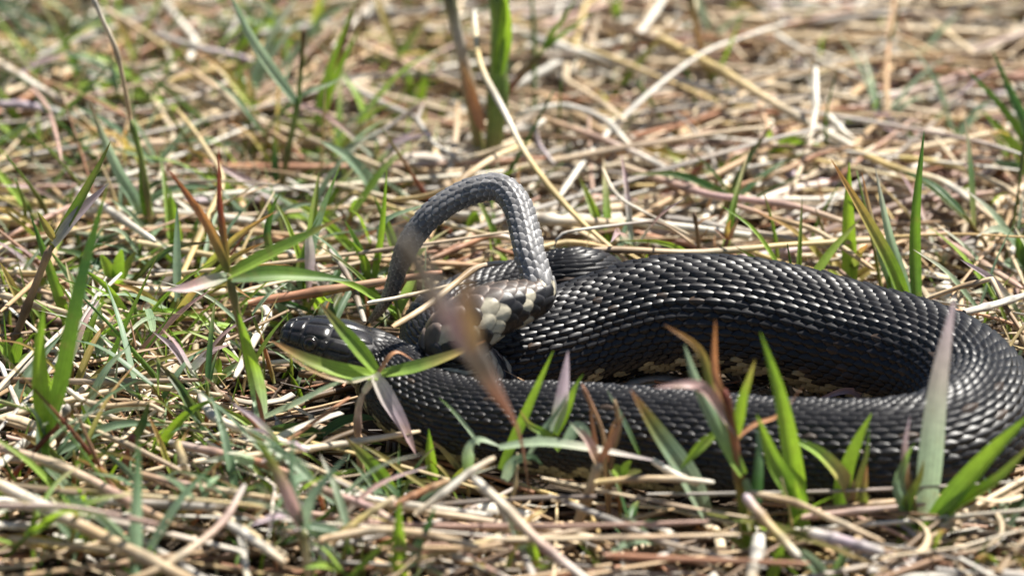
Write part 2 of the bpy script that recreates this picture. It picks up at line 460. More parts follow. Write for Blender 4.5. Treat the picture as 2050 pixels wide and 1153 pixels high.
edge = np.ones((len(VV), len(U))); edge[0] = 0.25; edge[-1] = 0.4; edge[4] = 1.5; edge[5] = 3.5; edge[3:5, 0] *= 2.2; edge[3:5, -1] *= 2.2  # pale rims on dark scales: light caught on the free edges, painted into colour
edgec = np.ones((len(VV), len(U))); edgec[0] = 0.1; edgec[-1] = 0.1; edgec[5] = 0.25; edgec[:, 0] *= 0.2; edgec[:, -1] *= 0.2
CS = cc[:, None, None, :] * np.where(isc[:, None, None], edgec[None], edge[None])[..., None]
npv = len(VV) * len(U)
fq = grid_faces(len(VV), len(U))[:, ::-1]
# the 300 that face the camera largest on the thick coil are parts of their own
ctr = VS[:, 3, 2, :]
inten = np.cross(VS[:, 3, 4] - VS[:, 3, 1], VS[:, 4, 2] - VS[:, 1, 2])
inten /= np.linalg.norm(inten, axis=1, keepdims=True)
toc = CAM[None, :] - ctr; toc /= np.linalg.norm(toc, axis=1, keepdims=True)
face = np.abs((inten * toc).sum(1)) * sc_L * wloc
outw = ((ctr - np.stack([np.interp(sc_s, SS, SCt[:, q]) for q in range(3)], -1)) * toc).sum(1)
pxx = IW / 2 + (ctr[:, 0] / ((ctr - CAM) @ FWD)) / PXF
pxy = IH / 2 - ((ctr @ UP) / ((ctr - CAM) @ FWD)) / PXF
elig = (outw > 0.2) & (pxx > 1130) & (pxx < 2040) & (pxy < 720) & (sc_s > cps[17]) & (sc_s < cps[24])
order = np.argsort(np.where(elig, -face, 1)); big = order[:300]
isbig = np.zeros(n, bool); isbig[big] = True
rest = np.where(~isbig)[0]
VR = VS[rest].reshape(-1, 3)
FR = (fq[None] + (np.arange(len(rest)) * npv)[:, None, None]).reshape(-1, 4)
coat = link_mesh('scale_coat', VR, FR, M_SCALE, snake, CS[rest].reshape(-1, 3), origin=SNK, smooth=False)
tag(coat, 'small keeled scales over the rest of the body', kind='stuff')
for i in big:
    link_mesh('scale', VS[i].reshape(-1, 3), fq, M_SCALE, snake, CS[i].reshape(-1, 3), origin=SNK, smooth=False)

# broad belly plates across the underside
bs = []; s = 3.2
while s < S_TAIL0: bs.append(s); s += 0.30 * rad(s) + 0.05
bs = np.array(bs); nb = len(bs)
bp_ = np.radians(np.linspace(142, 218, 9)); bv = np.array([0, 0.5, 0.95, 1.0])
Lb = 0.30 * np.interp(bs, SS, SR) + 0.05
sg = bs[:, None, None] + (bv[None, :, None] * 1.25 - 0.1) * Lb[:, None, None]
hg = Lb[:, None, None] * np.array([-0.03, 0.04, 0.08, -0.02])[None, :, None]
VB = surf(sg + 0 * bp_[None, None, :], bp_[None, None, :] + 0 * sg, hg + 0 * bp_[None, None, :])
bc = creamc[None, None, None, :] * np.where(rng.random((nb, 1, 9)) < 0.35, 0.12, 1.0)[..., None] * np.ones((1, 4, 1, 1))
bf = grid_faces(4, 9)[:, ::-1]
belly = link_mesh('belly_plates', VB.reshape(-1, 3), (bf[None] + (np.arange(nb) * 36)[:, None, None]).reshape(-1, 4), M_SCALE, snake, bc.reshape(-1, 3), origin=SNK)
tag(belly, 'cream and black belly plates', kind='stuff')

# head shields
def shield(s0, s1, p00, p01, p10=None, p11=None, col=(0.017, 0.0155, 0.016), name='head_shield', hgt=0.035, m=9):
    """corner angles: p00..p01 at s0 and p10..p11 at s1"""
    p10 = p00 if p10 is None else p10; p11 = p01 if p11 is None else p11
    a = np.linspace(0, 1, m)[:, None]; b = np.linspace(0, 1, m)[None, :]
    s = HS * (s0 + (s1 - s0) * a + 0 * b)
    p = np.radians((p00 + (p01 - p00) * b) * (1 - a) + (p10 + (p11 - p10) * b) * a)
    e = np.maximum(np.abs(2 * a - 1), np.abs(2 * b - 1))
    h = hgt * (1 - e ** 9) + 0.004 - 0.02 * (e > 0.999)
    v = surf(s, p, h)
    c = np.array(col)[None, None, :] * (0.35 + 0.65 * (1 - e ** 8))[..., None] * rng.uniform(0.8, 1.25)
    return link_mesh(name, v.reshape(-1, 3), grid_faces(m, m)[:, ::-1], M_SHIELD, snake, c.reshape(-1, 3), origin=SNK)
lip = (0.20, 0.17, 0.10)
shield(0.02, 0.17, -70, 70, -42, 42)
for sgn in (1, -1):
    q = lambda *a: [sgn * x for x in a]
    def sh(s0, s1, a, b, c=None, d=None, **kw):
        if c is None: c, d = a, b
        if sgn > 0: shield(s0, s1, a, b, c, d, **kw)
        else: shield(s0, s1, -b, -a, -d, -c, **kw)
    sh(0.19, 0.46, 1.5, 38, 1.5, 42)
    sh(0.48, 0.86, 1.5, 46, 1.5, 44)
    sh(0.90, 1.66, 19, 49, 15, 47)
    sh(1.72, 2.78, 1.5, 40, 1.5, 34)
    sh(0.19, 0.50, 44, 84)
    sh(0.52, 0.86, 48, 84)
    sh(0.88, 1.00, 51, 86)
    sh(1.50, 1.72, 50, 70); sh(1.50, 1.72, 71, 90)
    sh(1.75, 2.28, 42, 64); sh(1.75, 2.28, 65, 88)
    sh(2.30, 2.88, 38, 52); sh(2.30, 2.88, 53, 70); sh(2.30, 2.88, 71, 88)
    edges_s = [0.10, 0.40, 0.72, 1.04, 1.38, 1.76, 2.2, 2.7, 3.15]
    for a_, b_ in zip(edges_s[:-1], edges_s[1:]):
        sh(a_ + 0.01, b_ - 0.01, 88 if a_ > 0.3 else 82, 112, col=(0.024, 0.02, 0.017), name='lip_shield')
        sh(a_ + 0.01, b_ - 0.01, 118, 140, col=lip if a_ > 1.0 else (0.05, 0.04, 0.03), name='lip_shield')
    # eye
    ce = surf(np.array([1.24 * HS]), np.array([math.radians(sgn * 67)]), np.array([-0.15]))[0]
    i0 = int(1.24 * HS / SLEN * (NS - 1))
    axo = SB[i0] * math.sin(math.radians(sgn * 67)) + SN[i0] * math.cos(math.radians(67)); axo /= np.linalg.norm(axo)
    la = np.linspace(0, math.pi, 13)[:, None]; lo = np.linspace(0, 2 * math.pi, 21)[None, :-1]
    t1 = STn[i0]; t2 = np.cross(axo, t1)
    def ball(c, r, lamax, off=0.0):
        la = np.linspace(0, lamax, 11)[:, None]
        d = np.cos(la)[..., None] * axo + (np.sin(la) * np.cos(lo))[..., None] * t1 + (np.sin(la) * np.sin(lo))[..., None] * t2
        return (c + axo * off + d * r).reshape(-1, 3), grid_faces(11, 20, True)
    v, f = ball(ce, 0.33, math.pi * 0.62)
    eye = link_mesh('eye', v, f, M_EYE, snake, origin=SNK)
    v, f = ball(ce, 0.334, 0.5)
    link_mesh('pupil', v, f, M_PUPIL, eye, origin=SNK)
    # raised rim round the eye
    ang = np.linspace(0, 2 * math.pi, 25)[:-1]
    ring = ce + axo * 0.15 + 0.30 * (np.cos(ang)[:, None] * t1 + np.sin(ang)[:, None] * t2)
    rt = np.linspace(0, 2 * math.pi, 7)[:-1]
    out = np.cos(ang)[:, None] * t1 + np.sin(ang)[:, None] * t2
    v = ring[:, None, :] + 0.05 * (np.cos(rt)[None, :, None] * out[:, None, :] + np.sin(rt)[None, :, None] * axo)
    f = grid_faces(24, 6, True); last = np.stack([23 * 6 + np.arange(6), 23 * 6 + (np.arange(6) + 1) % 6, (np.arange(6) + 1) % 6, np.arange(6)], -1)
    link_mesh('eye_rim', v.reshape(-1, 3), np.vstack([f, last]), M_SHIELD, eye, np.full((144, 3), 0.02), origin=SNK)
    # nostril
    cn = surf(np.array([0.33 * HS]), np.array([math.radians(sgn * 62)]), np.array([0.034]))[0]
    ang = np.linspace(0, 2 * math.pi, 11)[:-1]
    v = np.vstack([cn + 0.07 * (np.cos(a_) * t1 + 0.7 * np.sin(a_) * t2) + axo * 0.012 * k_ for k_ in (0, 1) for a_ in ang])
    link_mesh('nostril', v, grid_faces(2, 10, True), M_PUPIL, snake, origin=SNK)
shield(0.90, 1.68, -17, 17, -12, 12)

SNAKE_XYZ = SCt[::8]; SNAKE_R = np.maximum(RA, RU)[::8]; NEAR_S = SS[::8]
def clear_of_snake(P, margin=0.1):
    """P (...,3) -> bool: every point outside the snake"""
    sh_ = P.shape[:-1]
    Q = P.reshape(-1, 3)
    ok = np.ones(len(Q), bool)
    for a in range(0, len(Q), 20000):
        d = np.linalg.norm(Q[a:a + 20000, None, :] - SNAKE_XYZ[None], axis=2) - SNAKE_R[None]
        ok[a:a + 20000] = d.min(1) > margin
    return ok.reshape(sh_).all(-1)

# ------------------------------------------------------------------ colours of the plants
G = dict(green=(0.20, 0.33, 0.065), bright=(0.34, 0.50, 0.09), deep=(0.07, 0.15, 0.05), blue=(0.27, 0.38, 0.25), pale=(0.43, 0.54, 0.36),
         olive=(0.22, 0.23, 0.07), lilac=(0.54, 0.44, 0.48), pink=(0.60, 0.40, 0.37), orange=(0.54, 0.27, 0.13), amber=(0.50, 0.40, 0.14), red=(0.30, 0.10, 0.07),
         straw=(0.68, 0.55, 0.37), white=(0.80, 0.75, 0.64), tan=(0.52, 0.36, 0.20), brown=(0.24, 0.155, 0.09), grey=(0.45, 0.41, 0.36), yellow=(0.66, 0.50, 0.22), rust=(0.48, 0.24, 0.14), dark=(0.10, 0.07, 0.05), rose=(0.52, 0.34, 0.27))
def C(s): return [G[x] for x in s.split()]

# ------------------------------------------------------------------ dead grass litter (nobody could count it)
def litter(N, x0, x1, y0, y1, zlo, zhi, len_rng, rad_rng, K=7, sides=5, bias=0.5, keepfun=None, pal=None, curl=0.2, flats=(0.35, 0.6, 1.0)):
    x = rng.uniform(x0, x1, N); y = rng.uniform(y0, y1, N)
    if keepfun is not None:
        kx = keepfun(x, y); x, y = x[kx], y[kx]; N = len(x)
    th = np.where(rng.random(N) < bias, rng.normal(0.0, 0.45, N), rng.uniform(-1.57, 1.57, N))
    Ln = rng.uniform(*len_rng, N); curv = rng.normal(0, curl, N) / Ln
    kink = rng.integers(1, K - 1, N); kang = np.where(rng.random(N) < 0.5, rng.normal(0, 0.55, N), 0)
    step = Ln / (K - 1)
    h = np.zeros((N, K)); hh = th.copy()
    for j in range(K):
        hh = hh + curv * step + np.where(kink == j, kang, 0); h[:, j] = hh
    z0 = bumps(x, y) + rng.uniform(zlo, zhi, N)
    sl0 = rng.normal(0, 0.10, N); slc = rng.normal(0, 0.05, N)
    P = np.zeros((N, K, 3)); P[:, 0] = np.stack([x - np.cos(th) * Ln / 2, y - np.sin(th) * Ln / 2, z0], -1)
    for j in range(1, K):
        sl = sl0 + slc * (j - K / 2)
        P[:, j, 0] = P[:, j - 1, 0] + np.cos(h[:, j]) * step; P[:, j, 1] = P[:, j - 1, 1] + np.sin(h[:, j]) * step
        P[:, j, 2] = P[:, j - 1, 2] + sl * step
    P[:, :, 2] = np.maximum(P[:, :, 2], bumps(P[:, :, 0], P[:, :, 1]) - 0.05)
    ok = clear_of_snake(P, 0.12) & ((P[:, :, 2] - bumps(P[:, :, 0], P[:, :, 1])).max(1) < 3.1)
    loop = (P[:, :, 0] > -4) & (P[:, :, 0] < 19) & (P[:, :, 1] < -8) & (P[:, :, 1] > -20) & (P[:, :, 2] > 0.6)
    ok &= ~loop.any(1)
    P, h, x, y = P[ok], h[ok], x[ok], y[ok]; N = len(P)
    r = np.exp(rng.uniform(math.log(rad_rng[0]), math.log(rad_rng[1]), N))[:, None] * np.linspace(1.1, 0.75, K)[None, :]
    flat = rng.choice(flats, N)[:, None, None, None]
    S = np.stack([-np.sin(h), np.cos(h), 0 * h], -1)
    ro = rng.uniform(-0.9, 0.9, N)[:, None, None]
    S2 = S * np.cos(ro) + np.array([0, 0, 1.0]) * np.sin(ro); Z2 = -S * np.sin(ro) + np.array([0, 0, 1.0]) * np.cos(ro)
    a = np.arange(sides) / sides * 2 * math.pi
    V = P[:, :, None, :] + r[:, :, None, None] * (np.cos(a)[None, None, :, None] * S2[:, :, None, :] + flat * np.sin(a)[None, None, :, None] * Z2[:, :, None, :])
    pn, pw = pal
    pid = rng.choice(len(pn), N, p=np.array(pw) / sum(pw)); pid2 = rng.choice(len(pn), N, p=np.array(pw) / sum(pw))
    base = np.array([G[k_] for k_ in pn])
    t = np.linspace(0, 1, K)[None, :, None]
    mixk = rng.uniform(0, 0.6, N)[:, None, None]
    c = base[pid][:, None, :] * (1 - t * mixk) + base[pid2][:, None, :] * t * mixk
    c = c * (rng.uniform(0.2, 1.0, N) ** 0.6 * 1.28)[:, None, None]
    c = np.repeat(c[:, :, None, :], sides, 2)
    lv = np.stack(np.broadcast_arrays(np.cos(a)[None, None, :], t, rng.random(N)[:, None, None]), -1)
    F = (grid_faces(K, sides, True)[None] + (np.arange(N) * K * sides)[:, None, None]).reshape(-1, 4)
    return V.reshape(-1, 3), F, c.reshape(-1, 3), lv.reshape(-1, 3)

DRY = (['straw', 'white', 'tan', 'brown', 'grey', 'rust', 'yellow', 'rose'], [0.24, 0.10, 0.21, 0.15, 0.12, 0.06, 0.05, 0.07])
PALE = (['straw', 'white', 'tan', 'grey', 'lilac', 'rose'], [0.3, 0.25, 0.15, 0.15, 0.05, 0.1])
def bare(x, y):           # patches of open soil and mossy gaps
    v = np.sin(x * 0.30 + 2.1) * np.sin(y * 0.22 + 0.7) + 0.6 * np.sin(x * 0.61 - y * 0.33 + 1.0)
    lim = np.where(x > 2, -0.7, 0.25) - np.where(y > 8, 0.35, 0)
    return v > lim
packs = []
ROT_SHADE = (['brown', 'dark', 'rust', 'olive', 'tan', 'grey'], [0.4, 0.25, 0.08, 0.07, 0.15, 0.05])  # old decayed straw, coloured dark also to deepen the shade between upper straws
packs.append(litter(2400, -40, 40, -36, 40, -0.2, 0.5, (3, 11), (0.06, 0.19), pal=ROT_SHADE))
packs.append(litter(1300, -40, 40, -36, 40, 0.2, 0.9, (3, 11), (0.06, 0.21), pal=DRY, keepfun=bare))
packs.append(litter(2000, -40, 40, -36, 40, 0.6, 2.0, (4, 14), (0.06, 0.19), pal=DRY, keepfun=bare, bias=0.6))
packs.append(litter(450, -40, 40, -36, 40, 1.5, 2.4, (4, 15), (0.05, 0.15), pal=DRY, keepfun=bare, bias=0.6))
packs.append(litter(1100, -40, 40, 2, 42, 0.3, 1.7, (5, 16), (0.10, 0.26), pal=PALE, bias=0.7, keepfun=lambda x, y: (x > 1) | (rng.random(len(x)) < 0.3)))
packs.append(litter(1500, -40, 40, -36, 40, 0.3, 1.9, (1.5, 4.5), (0.12, 0.34), pal=PALE, bias=0.2, curl=1.8, keepfun=bare, flats=(0.08, 0.12, 0.2)))
packs.append(litter(2600, -40, 40, 38, 95, 0.0, 1.6, (5, 15), (0.08, 0.2), K=6, sides=4, pal=DRY))
V = np.vstack([p[0] for p in packs]); off = np.cumsum([0] + [len(p[0]) for p in packs[:-1]])
F = np.vstack([p[1] + o for p, o in zip(packs, off)])
mat_o = link_mesh('dead_grass_litter', V, F, M_STRAW, None, np.vstack([p[2] for p in packs]), np.vstack([p[3] for p in packs]))
tag(mat_o, 'matted layer of dead straw and broken stems covering the soil', 'litter', None, 'stuff')
fp = litter(3800, -36, 36, -34, 40, 0.0, 1.2, (0.8, 4), (0.025, 0.065), K=5, sides=3, pal=DRY, bias=0.25, curl=1.2, keepfun=bare)
fo = link_mesh('straw_crumbs', fp[0], fp[1], M_STRAW, None, fp[2], fp[3])
tag(fo, 'fine broken fibres and crumbs of dead grass between the straws', 'litter', None, 'stuff')

# ------------------------------------------------------------------ fine living grass (stuff)
def hides_head(P):          # keep the unplanned plants from growing over the head and inside the loop
    Q = catmull(P, 9)
    d = (Q - CAM) @ FWD
    u_, v_ = IW / 2 + Q[:, 0] / d / PXF, IH / 2 - (Q @ UP) / d / PXF
    head = (u_ > 530) & (u_ < 900) & (v_ > 600) & (v_ < 860) & (Q[:, 1] < -9)
    loop = (u_ > 1150) & (u_ < 1900) & (v_ > 690) & (v_ < 850)
    return bool((head | loop).any())
def fine_grass(N):
    Vs, Fs, Cs, Ls = [], [], [], []; o = 0
    cnt = 0
    while cnt < N:
        x = rng.uniform(-38, 38); y = rng.uniform(-34, 42)
        dens = 0.95 if x < -1 else 0.5
        if y > 2 and x > 1: dens = 0.16
        if rng.random() > dens: continue
        front = y < -15 and x > -4
        hgt = rng.uniform(1.2, 4.6) * (0.6 if front else 0.8 if y < -15 else 1.0)
        lean = rng.normal(0, 0.6, 2) * hgt
        p0 = np.array([x, y, bumps(x, y) - 0.5]); p2 = p0 + [lean[0], lean[1] * 0.7, hgt]; p1 = (p0 + p2) / 2 + [-lean[0] * 0.15, -lean[1] * 0.15, hgt * 0.10]
        P = np.array([p0, p1, p2])
        cnt += 1
        if hides_head(P) or not clear_of_snake(np.array([P]), 0.15)[0]: continue
        ck = random.choice(['green bright', 'deep green', 'green olive', 'olive bright', 'green pale straw', 'deep blue', 'bright bright', 'olive rust tan', 'blue pale', 'straw yellow', 'deep olive green'])
        v, f, c, l = ribbon_geo(P, rng.uniform(0.07, 0.22), np.array(C(ck)) * rng.uniform(0.7, 1.15), rng.uniform(-0.9, 0.9), n=6)
        Vs.append(v); Fs.append(f + o); Cs.append(c); Ls.append(l); o += len(v)
    return np.vstack(Vs), np.vstack(Fs), np.vstack(Cs), np.vstack(Ls)
g = fine_grass(2600)
go = link_mesh('fine_grass', g[0], g[1], M_LEAF, None, g[2], g[3])
tag(go, 'short thin green grass blades sprouting through the dead litter', 'grass', None, 'stuff')

# ------------------------------------------------------------------ plants and straws one by one
def plant(label, root, stems=(), leaves=(), name='grass_sprig', cat='grass', group=None, rooty=None):
    """root: ground pixel; stems / leaves: pixel paths standing in the upright plane through the root (dy = lean in depth)"""
    p0 = W(root[0], root[1], -0.35) if rooty is None else np.array([WY(root[0], root[1], rooty)[0], rooty, -0.35])
    if root[1] > 880 and 820 < root[0] < 1990:      # stand clear in front of the near coil
        xs = [q[0] for it in (*stems, *leaves) for q in it[0]] + [root[0]]
        xa, xb = (min(xs) - IW / 2) / 50, (max(xs) - IW / 2) / 50
        m_ = (SNAKE_XYZ[:, 0] > xa - 0.5) & (SNAKE_XYZ[:, 0] < xb + 0.5) & (NEAR_S > cps[5]) & (NEAR_S < cps[14])
        if m_.any() and p0[1] > (yl := (SNAKE_XYZ[m_, 1] - SNAKE_R[m_]).min() - 0.7):
            p0 = np.array([p0[0], yl, -0.35])
    Y = p0[1]
    e = empty(name, p0); tag(e, label, cat, group)
    def path(pts, d0, d1):
        n_ = len(pts)
        return np.array([WY(a_[0], a_[1], Y + d0 + (d1 - d0) * (k_ / max(n_ - 1, 1))) for k_, a_ in enumerate(pts)])
    for st in stems:
        pts, w, cs, *o = st; d0, d1 = (o + [0, 0])[:2] if o else (0, 0); k0 = 0.45 if d1 < -20 else 1.05
        P = path(pts, d0, d1)
        if len(o) < 3: P = np.vstack([p0, P]) if np.linalg.norm(P[0] - p0) > 0.3 else np.vstack([p0, P[1:]])
        r = w / 100.0
        v, f, c, l = tube_geo(P, ([r * 1.05, r, r, r * 0.85] if d1 > -20 else [r * 0.14, r * 0.2, r * 0.9, r, r, r * 0.85]), C(cs), n=18, nodes=(0.5, 0.93))
        link_mesh('stem', v, f, M_STRAW if cs.split()[0] in ('tan', 'straw', 'grey', 'brown', 'white', 'rose', 'yellow') else M_LEAF, e, c, l, origin=p0)
    for lf in leaves:
        pts, w, cs, *o = lf
        d0, d1, roll, twist, fold, shp = (list(o) + [0, 0, None, 0.4, 0.3, 'leaf'][len(o):])
        if roll is None: roll = rng.uniform(-0.35, 0.35)
        P = path(pts, d0, d1)
        v, f, c, l = ribbon_geo(P, w / 50.0, np.array(C(cs)), roll, fold, twist, n=15, shape=shp)
        link_mesh('leaf', v, f, M_STRAW if cs.split()[0] in ('tan', 'brown', 'rust', 'grey', 'straw') else M_LEAF, e, c, l, origin=p0)
    return e

def straw(label, pts, w, cs, name='dry_straw', cat='straw', group=None, nodes=(0.33, 0.7), flat=0.8, sharp=False):
    """pts: (pixel x, pixel y, height cm)"""
    P = np.array([W(p[0], p[1], p[2] + 1.2) for p in pts])
    r = w / 100.0
    if sharp:
        segs = [P[i] * (1 - t) + P[i + 1] * t for i in range(len(P) - 1) for t in np.linspace(0, 0.92, 6)] + [P[-1]]
        v, f, c, l = tube_geo(np.array(segs), [r, r, r * 0.8], C(cs), flat=flat, nodes=nodes, smooth_path=False)
    else:
        v, f, c, l = tube_geo(P, [r, r, r * 0.8], C(cs), n=22, flat=flat, nodes=nodes)
    o = P.mean(0); o[2] = max(o[2] - 0.3, 0)
    ob = link_mesh(name, v, f, M_STRAW, None, c, l, origin=o)
    return tag(ob, label, cat, group)

# (paths are in photograph pixels; widths in photograph pixels)
L = 'leaf'
# --- left of the head
plant('grass sprig with red stem, pink leaf and spreading green leaves in front of the head', (522, 925),
      [([(525, 900), (522, 835), (500, 740), (478, 640), (458, 550)], 15, 'rose red brown olive')],
      [([(524, 838), (512, 770), (492, 690), (474, 618)], 34, 'pale bright green', 0, -1, 0.2, 0.1, 0.5),
       ([(456, 552), (520, 520), (600, 480), (692, 432)], 42, 'bright bright green orange', 0, -1.0, 0.1, 0.3, 0.25),
       ([(462, 556), (540, 548), (620, 552), (706, 562)], 34, 'deep green deep', 0, 1, -0.3, 0.2, 0.2),
       ([(455, 552), (410, 566), (370, 577), (328, 580)], 27, 'pale pink lilac', 0, -1.5, 0.2, 0.2, 0.2),
       ([(456, 545), (420, 460), (375, 390), (332, 335)], 20, 'olive orange red', 0, 0.5, 0.3),
       ([(458, 545), (448, 470), (440, 400), (438, 290)], 15, 'olive red red', 0, 1.0, 0.3),
       ([(530, 835), (600, 805), (670, 770), (742, 752)], 27, 'pale pale blue', -0.5, -2, 0.3, 0.2, 0.2)])
plant('grass sprig crossing the snake\'s cheek, green leaves tipped orange and a hanging pink blade', (728, 955),
      [([(722, 930), (716, 860), (722, 800), (752, 752)], 13, 'tan rose white')],
      [([(756, 752), (690, 744), (620, 722), (543, 682)], 34, 'bright bright olive orange', 0, -0.6, 0.05, 0.2, 0.25),
       ([(752, 742), (715, 695), (680, 655), (640, 606)], 32, 'bright green brown', 0, 0.5, 0.1, 0.2, 0.3),
       ([(762, 748), (830, 735), (900, 712), (972, 682)], 27, 'bright green amber orange', 0, 0.6, -0.2, 0.2, 0.25),
       ([(748, 750), (775, 800), (805, 850), (834, 912)], 42, 'white lilac pink', -0.2, -0.5, 0.1, 0.15, 0.25),
       ([(756, 748), (790, 706), (830, 722)], 11, 'rust orange rust', 0, 0.5),
       ([(748, 752), (700, 765), (630, 745), (560, 700)], 9, 'white tan tan', -0.3, -1)])
plant('tall grass shoot with broad green blade rising from a pale sheath beside the left weeds', (92, 1010),
      [([(92, 960), (90, 870)], 17, 'olive green green')],
      [([(92, 875), (120, 780), (165, 560), (217, 365)], 36, 'green green deep green', 0, 1.2, 0.25, 0.2, 0.3),
       ([(90, 875), (82, 790), (80, 700), (88, 610)], 36, 'bright bright green', 0, -0.5, 0.1, 0.1, 0.5),
       ([(92, 878), (70, 830), (45, 800)], 16, 'blue pale', 0, -1)])
plant('brown bent stem carrying a broad lilac blade and a small amber leaf', (15, 740),
      [([(22, 700), (60, 600), (102, 492)], 15, 'brown brown tan')],
      [([(106, 490), (140, 445), (180, 405), (219, 366)], 32, 'white lilac lilac', 0, 0.3, 0.1, 0.1, 0.15),
       ([(108, 480), (90, 450), (75, 424)], 18, 'amber olive', 0, -0.5),
       ([(100, 500), (150, 420), (200, 330), (222, 282)], 24, 'olive green olive', 0, 0.8)])
plant('slim green blade with a yellowed neighbour left of the lilac leaf', (150, 700), [],
      [([(150, 690), (120, 600), (90, 510), (60, 428)], 24, 'bright green deep', 0, 1, 0.2),
       ([(215, 690), (190, 640), (150, 570), (95, 495)], 22, 'blue blue green', 0, 1, 0.2),
       ([(42, 612), (25, 575), (0, 525)], 20, 'olive amber amber', 0, 0)])
plant('paired blue-green leaves on a tall pale stalk beyond the left weeds', (310, 520),
      [([(303, 455), (285, 330), (262, 240)], 13, 'tan olive green'), ([(262, 240), (235, 110), (205, 40), (183, -10)], 10, 'tan straw white', 0, 0, 1)],
      [([(298, 462), (270, 400), (235, 340), (178, 205)], 27, 'blue blue pale brown', 0, 0.5, 0.2),
       ([(302, 458), (290, 395), (285, 345), (278, 300)], 25, 'green green deep', 0, 0, 0.2),
       ([(305, 455), (320, 440), (345, 432)], 14, 'pale blue', 0, -0.5)])
plant('grass sprig with long blue-green arching blade near the dark soil patch', (562, 420),
      [([(570, 340), (590, 240), (598, 195)], 13, 'brown olive green'), ([(598, 195), (604, 130), (608, 60)], 9, 'green olive brown', 0, 0, 1)],
      [([(592, 205), (545, 140), (500, 70), (455, -20)], 25, 'blue pale blue', 0, 0.5, 0.2),
       ([(595, 200), (625, 182), (660, 170), (692, 150)], 19, 'blue pale pale', 0, -0.5, 0.2),
       ([(552, 370), (550, 320), (548, 265)], 18, 'deep deep olive', -0.5, -0.5)])
plant('bright yellow-green pair of upright blades behind the long blue-green blade', (632, 340),
      [([(630, 300), (636, 250)], 12, 'olive green')],
      [([(634, 258), (655, 200), (685, 130), (722, 55)], 27, 'bright bright green', 0, 0.5, 0.2),
       ([(632, 262), (650, 180), (672, 110), (712, 5)], 23, 'green bright green', 0, 1, 0.2),
       ([(626, 300), (632, 330), (640, 280), (655, 240)], 16, 'deep green', 0, 0)])
plant('upright blue-green leaves clustered between the head and the dark soil', (612, 645),
      [([(612, 600), (610, 540)], 12, 'olive green')],
      [([(612, 600), (620, 520), (640, 440), (682, 330)], 24, 'deep blue green', 0, 0.5, 0.2),
       ([(608, 600), (600, 540), (618, 480), (640, 432)], 18, 'blue green green', 0, 0, 0.3),
       ([(610, 602), (560, 560), (530, 535)], 22, 'pale blue green', 0, -0.5),
       ([(560, 540), (535, 480), (545, 420), (562, 385)], 18, 'green deep green', 0, 0.5)])
plant('pale lilac leaf hanging upright just above the snout', (625, 665), [],
      [([(617, 470), (620, 520), (618, 570), (616, 605)], 24, 'white lilac pink', 0, 0, 0.1, 0.1, 0.2),
       ([(640, 640), (655, 600), (640, 560), (628, 520)], 26, 'pale grey lilac', 0, 0.4, 0.1, 0.1, 0.2),
       ([(590, 655), (565, 620), (535, 580), (510, 555)], 22, 'green blue pale', 0, 0, 0.1),
       ([(572, 662), (550, 650), (520, 642)], 16, 'olive bright amber', 0, -0.2)])
plant('withered grey folded leaf pair behind the pink-leaved sprig', (300, 650), [],
      [([(300, 640), (310, 600), (340, 560), (372, 512)], 30, 'white grey lilac', 0, 0, 0.2, 0.2, 0.3),
       ([(305, 650), (330, 590), (352, 550), (362, 520)], 16, 'white pale grey', -0.3, 0, 0.4),
       ([(300, 610), (240, 630), (190, 642), (150, 650)], 12, 'white straw rust', -0.4, -1)])
plant('leaning brown dead blade pointing from the litter toward the pink leaf', (238, 795), [],
      [([(235, 780), (300, 690), (370, 620), (425, 578)], 24, 'rust rose pink', 0, 0.5, 0.3, 0.2, 0.5),
       ([(235, 770), (300, 690), (350, 620), (380, 580)], 8, 'deep green deep', -0.3, 0),
       ([(400, 760), (440, 690), (455, 660), (465, 645)], 30, 'brown brown dark', -0.3, 0, 0.2)])
plant('long lilac blade sloping over the straw behind the snout sprig', (625, 480), [],
      [([(610, 445), (560, 405), (500, 365), (412, 318)], 26, 'pale lilac pink', 0, 1, 0.2, 0.2, 0.2),
       ([(755, 395), (730, 350), (690, 310), (640, 282)], 30, 'blue blue pale', 0, 0, 0.2, 0.1, 0.2)])
plant('shaded deep green blades beside the tail tip', (745, 640), [],
      [([(745, 620), (735, 560), (720, 500), (690, 440)], 22, 'deep deep green', 0, 0.5),
       ([(740, 610), (752, 540), (765, 460), (775, 335)], 16, 'deep bright green', 0, 0.5),
       ([(760, 500), (770, 445), (830, 418), (872, 405)], 17, 'blue blue pale', 0.8, 1.0, 0.1),
       ([(736, 560), (728, 520), (700, 480)], 20, 'green bright green', 0, -0.3)])
plant('short bright green blade standing inside the arch of the tail', (952, 520), [],
      [([(950, 505), (948, 470), (950, 420)], 36, 'green bright green', 0, 0, 0.1, 0.1, 0.3, 'oval')])
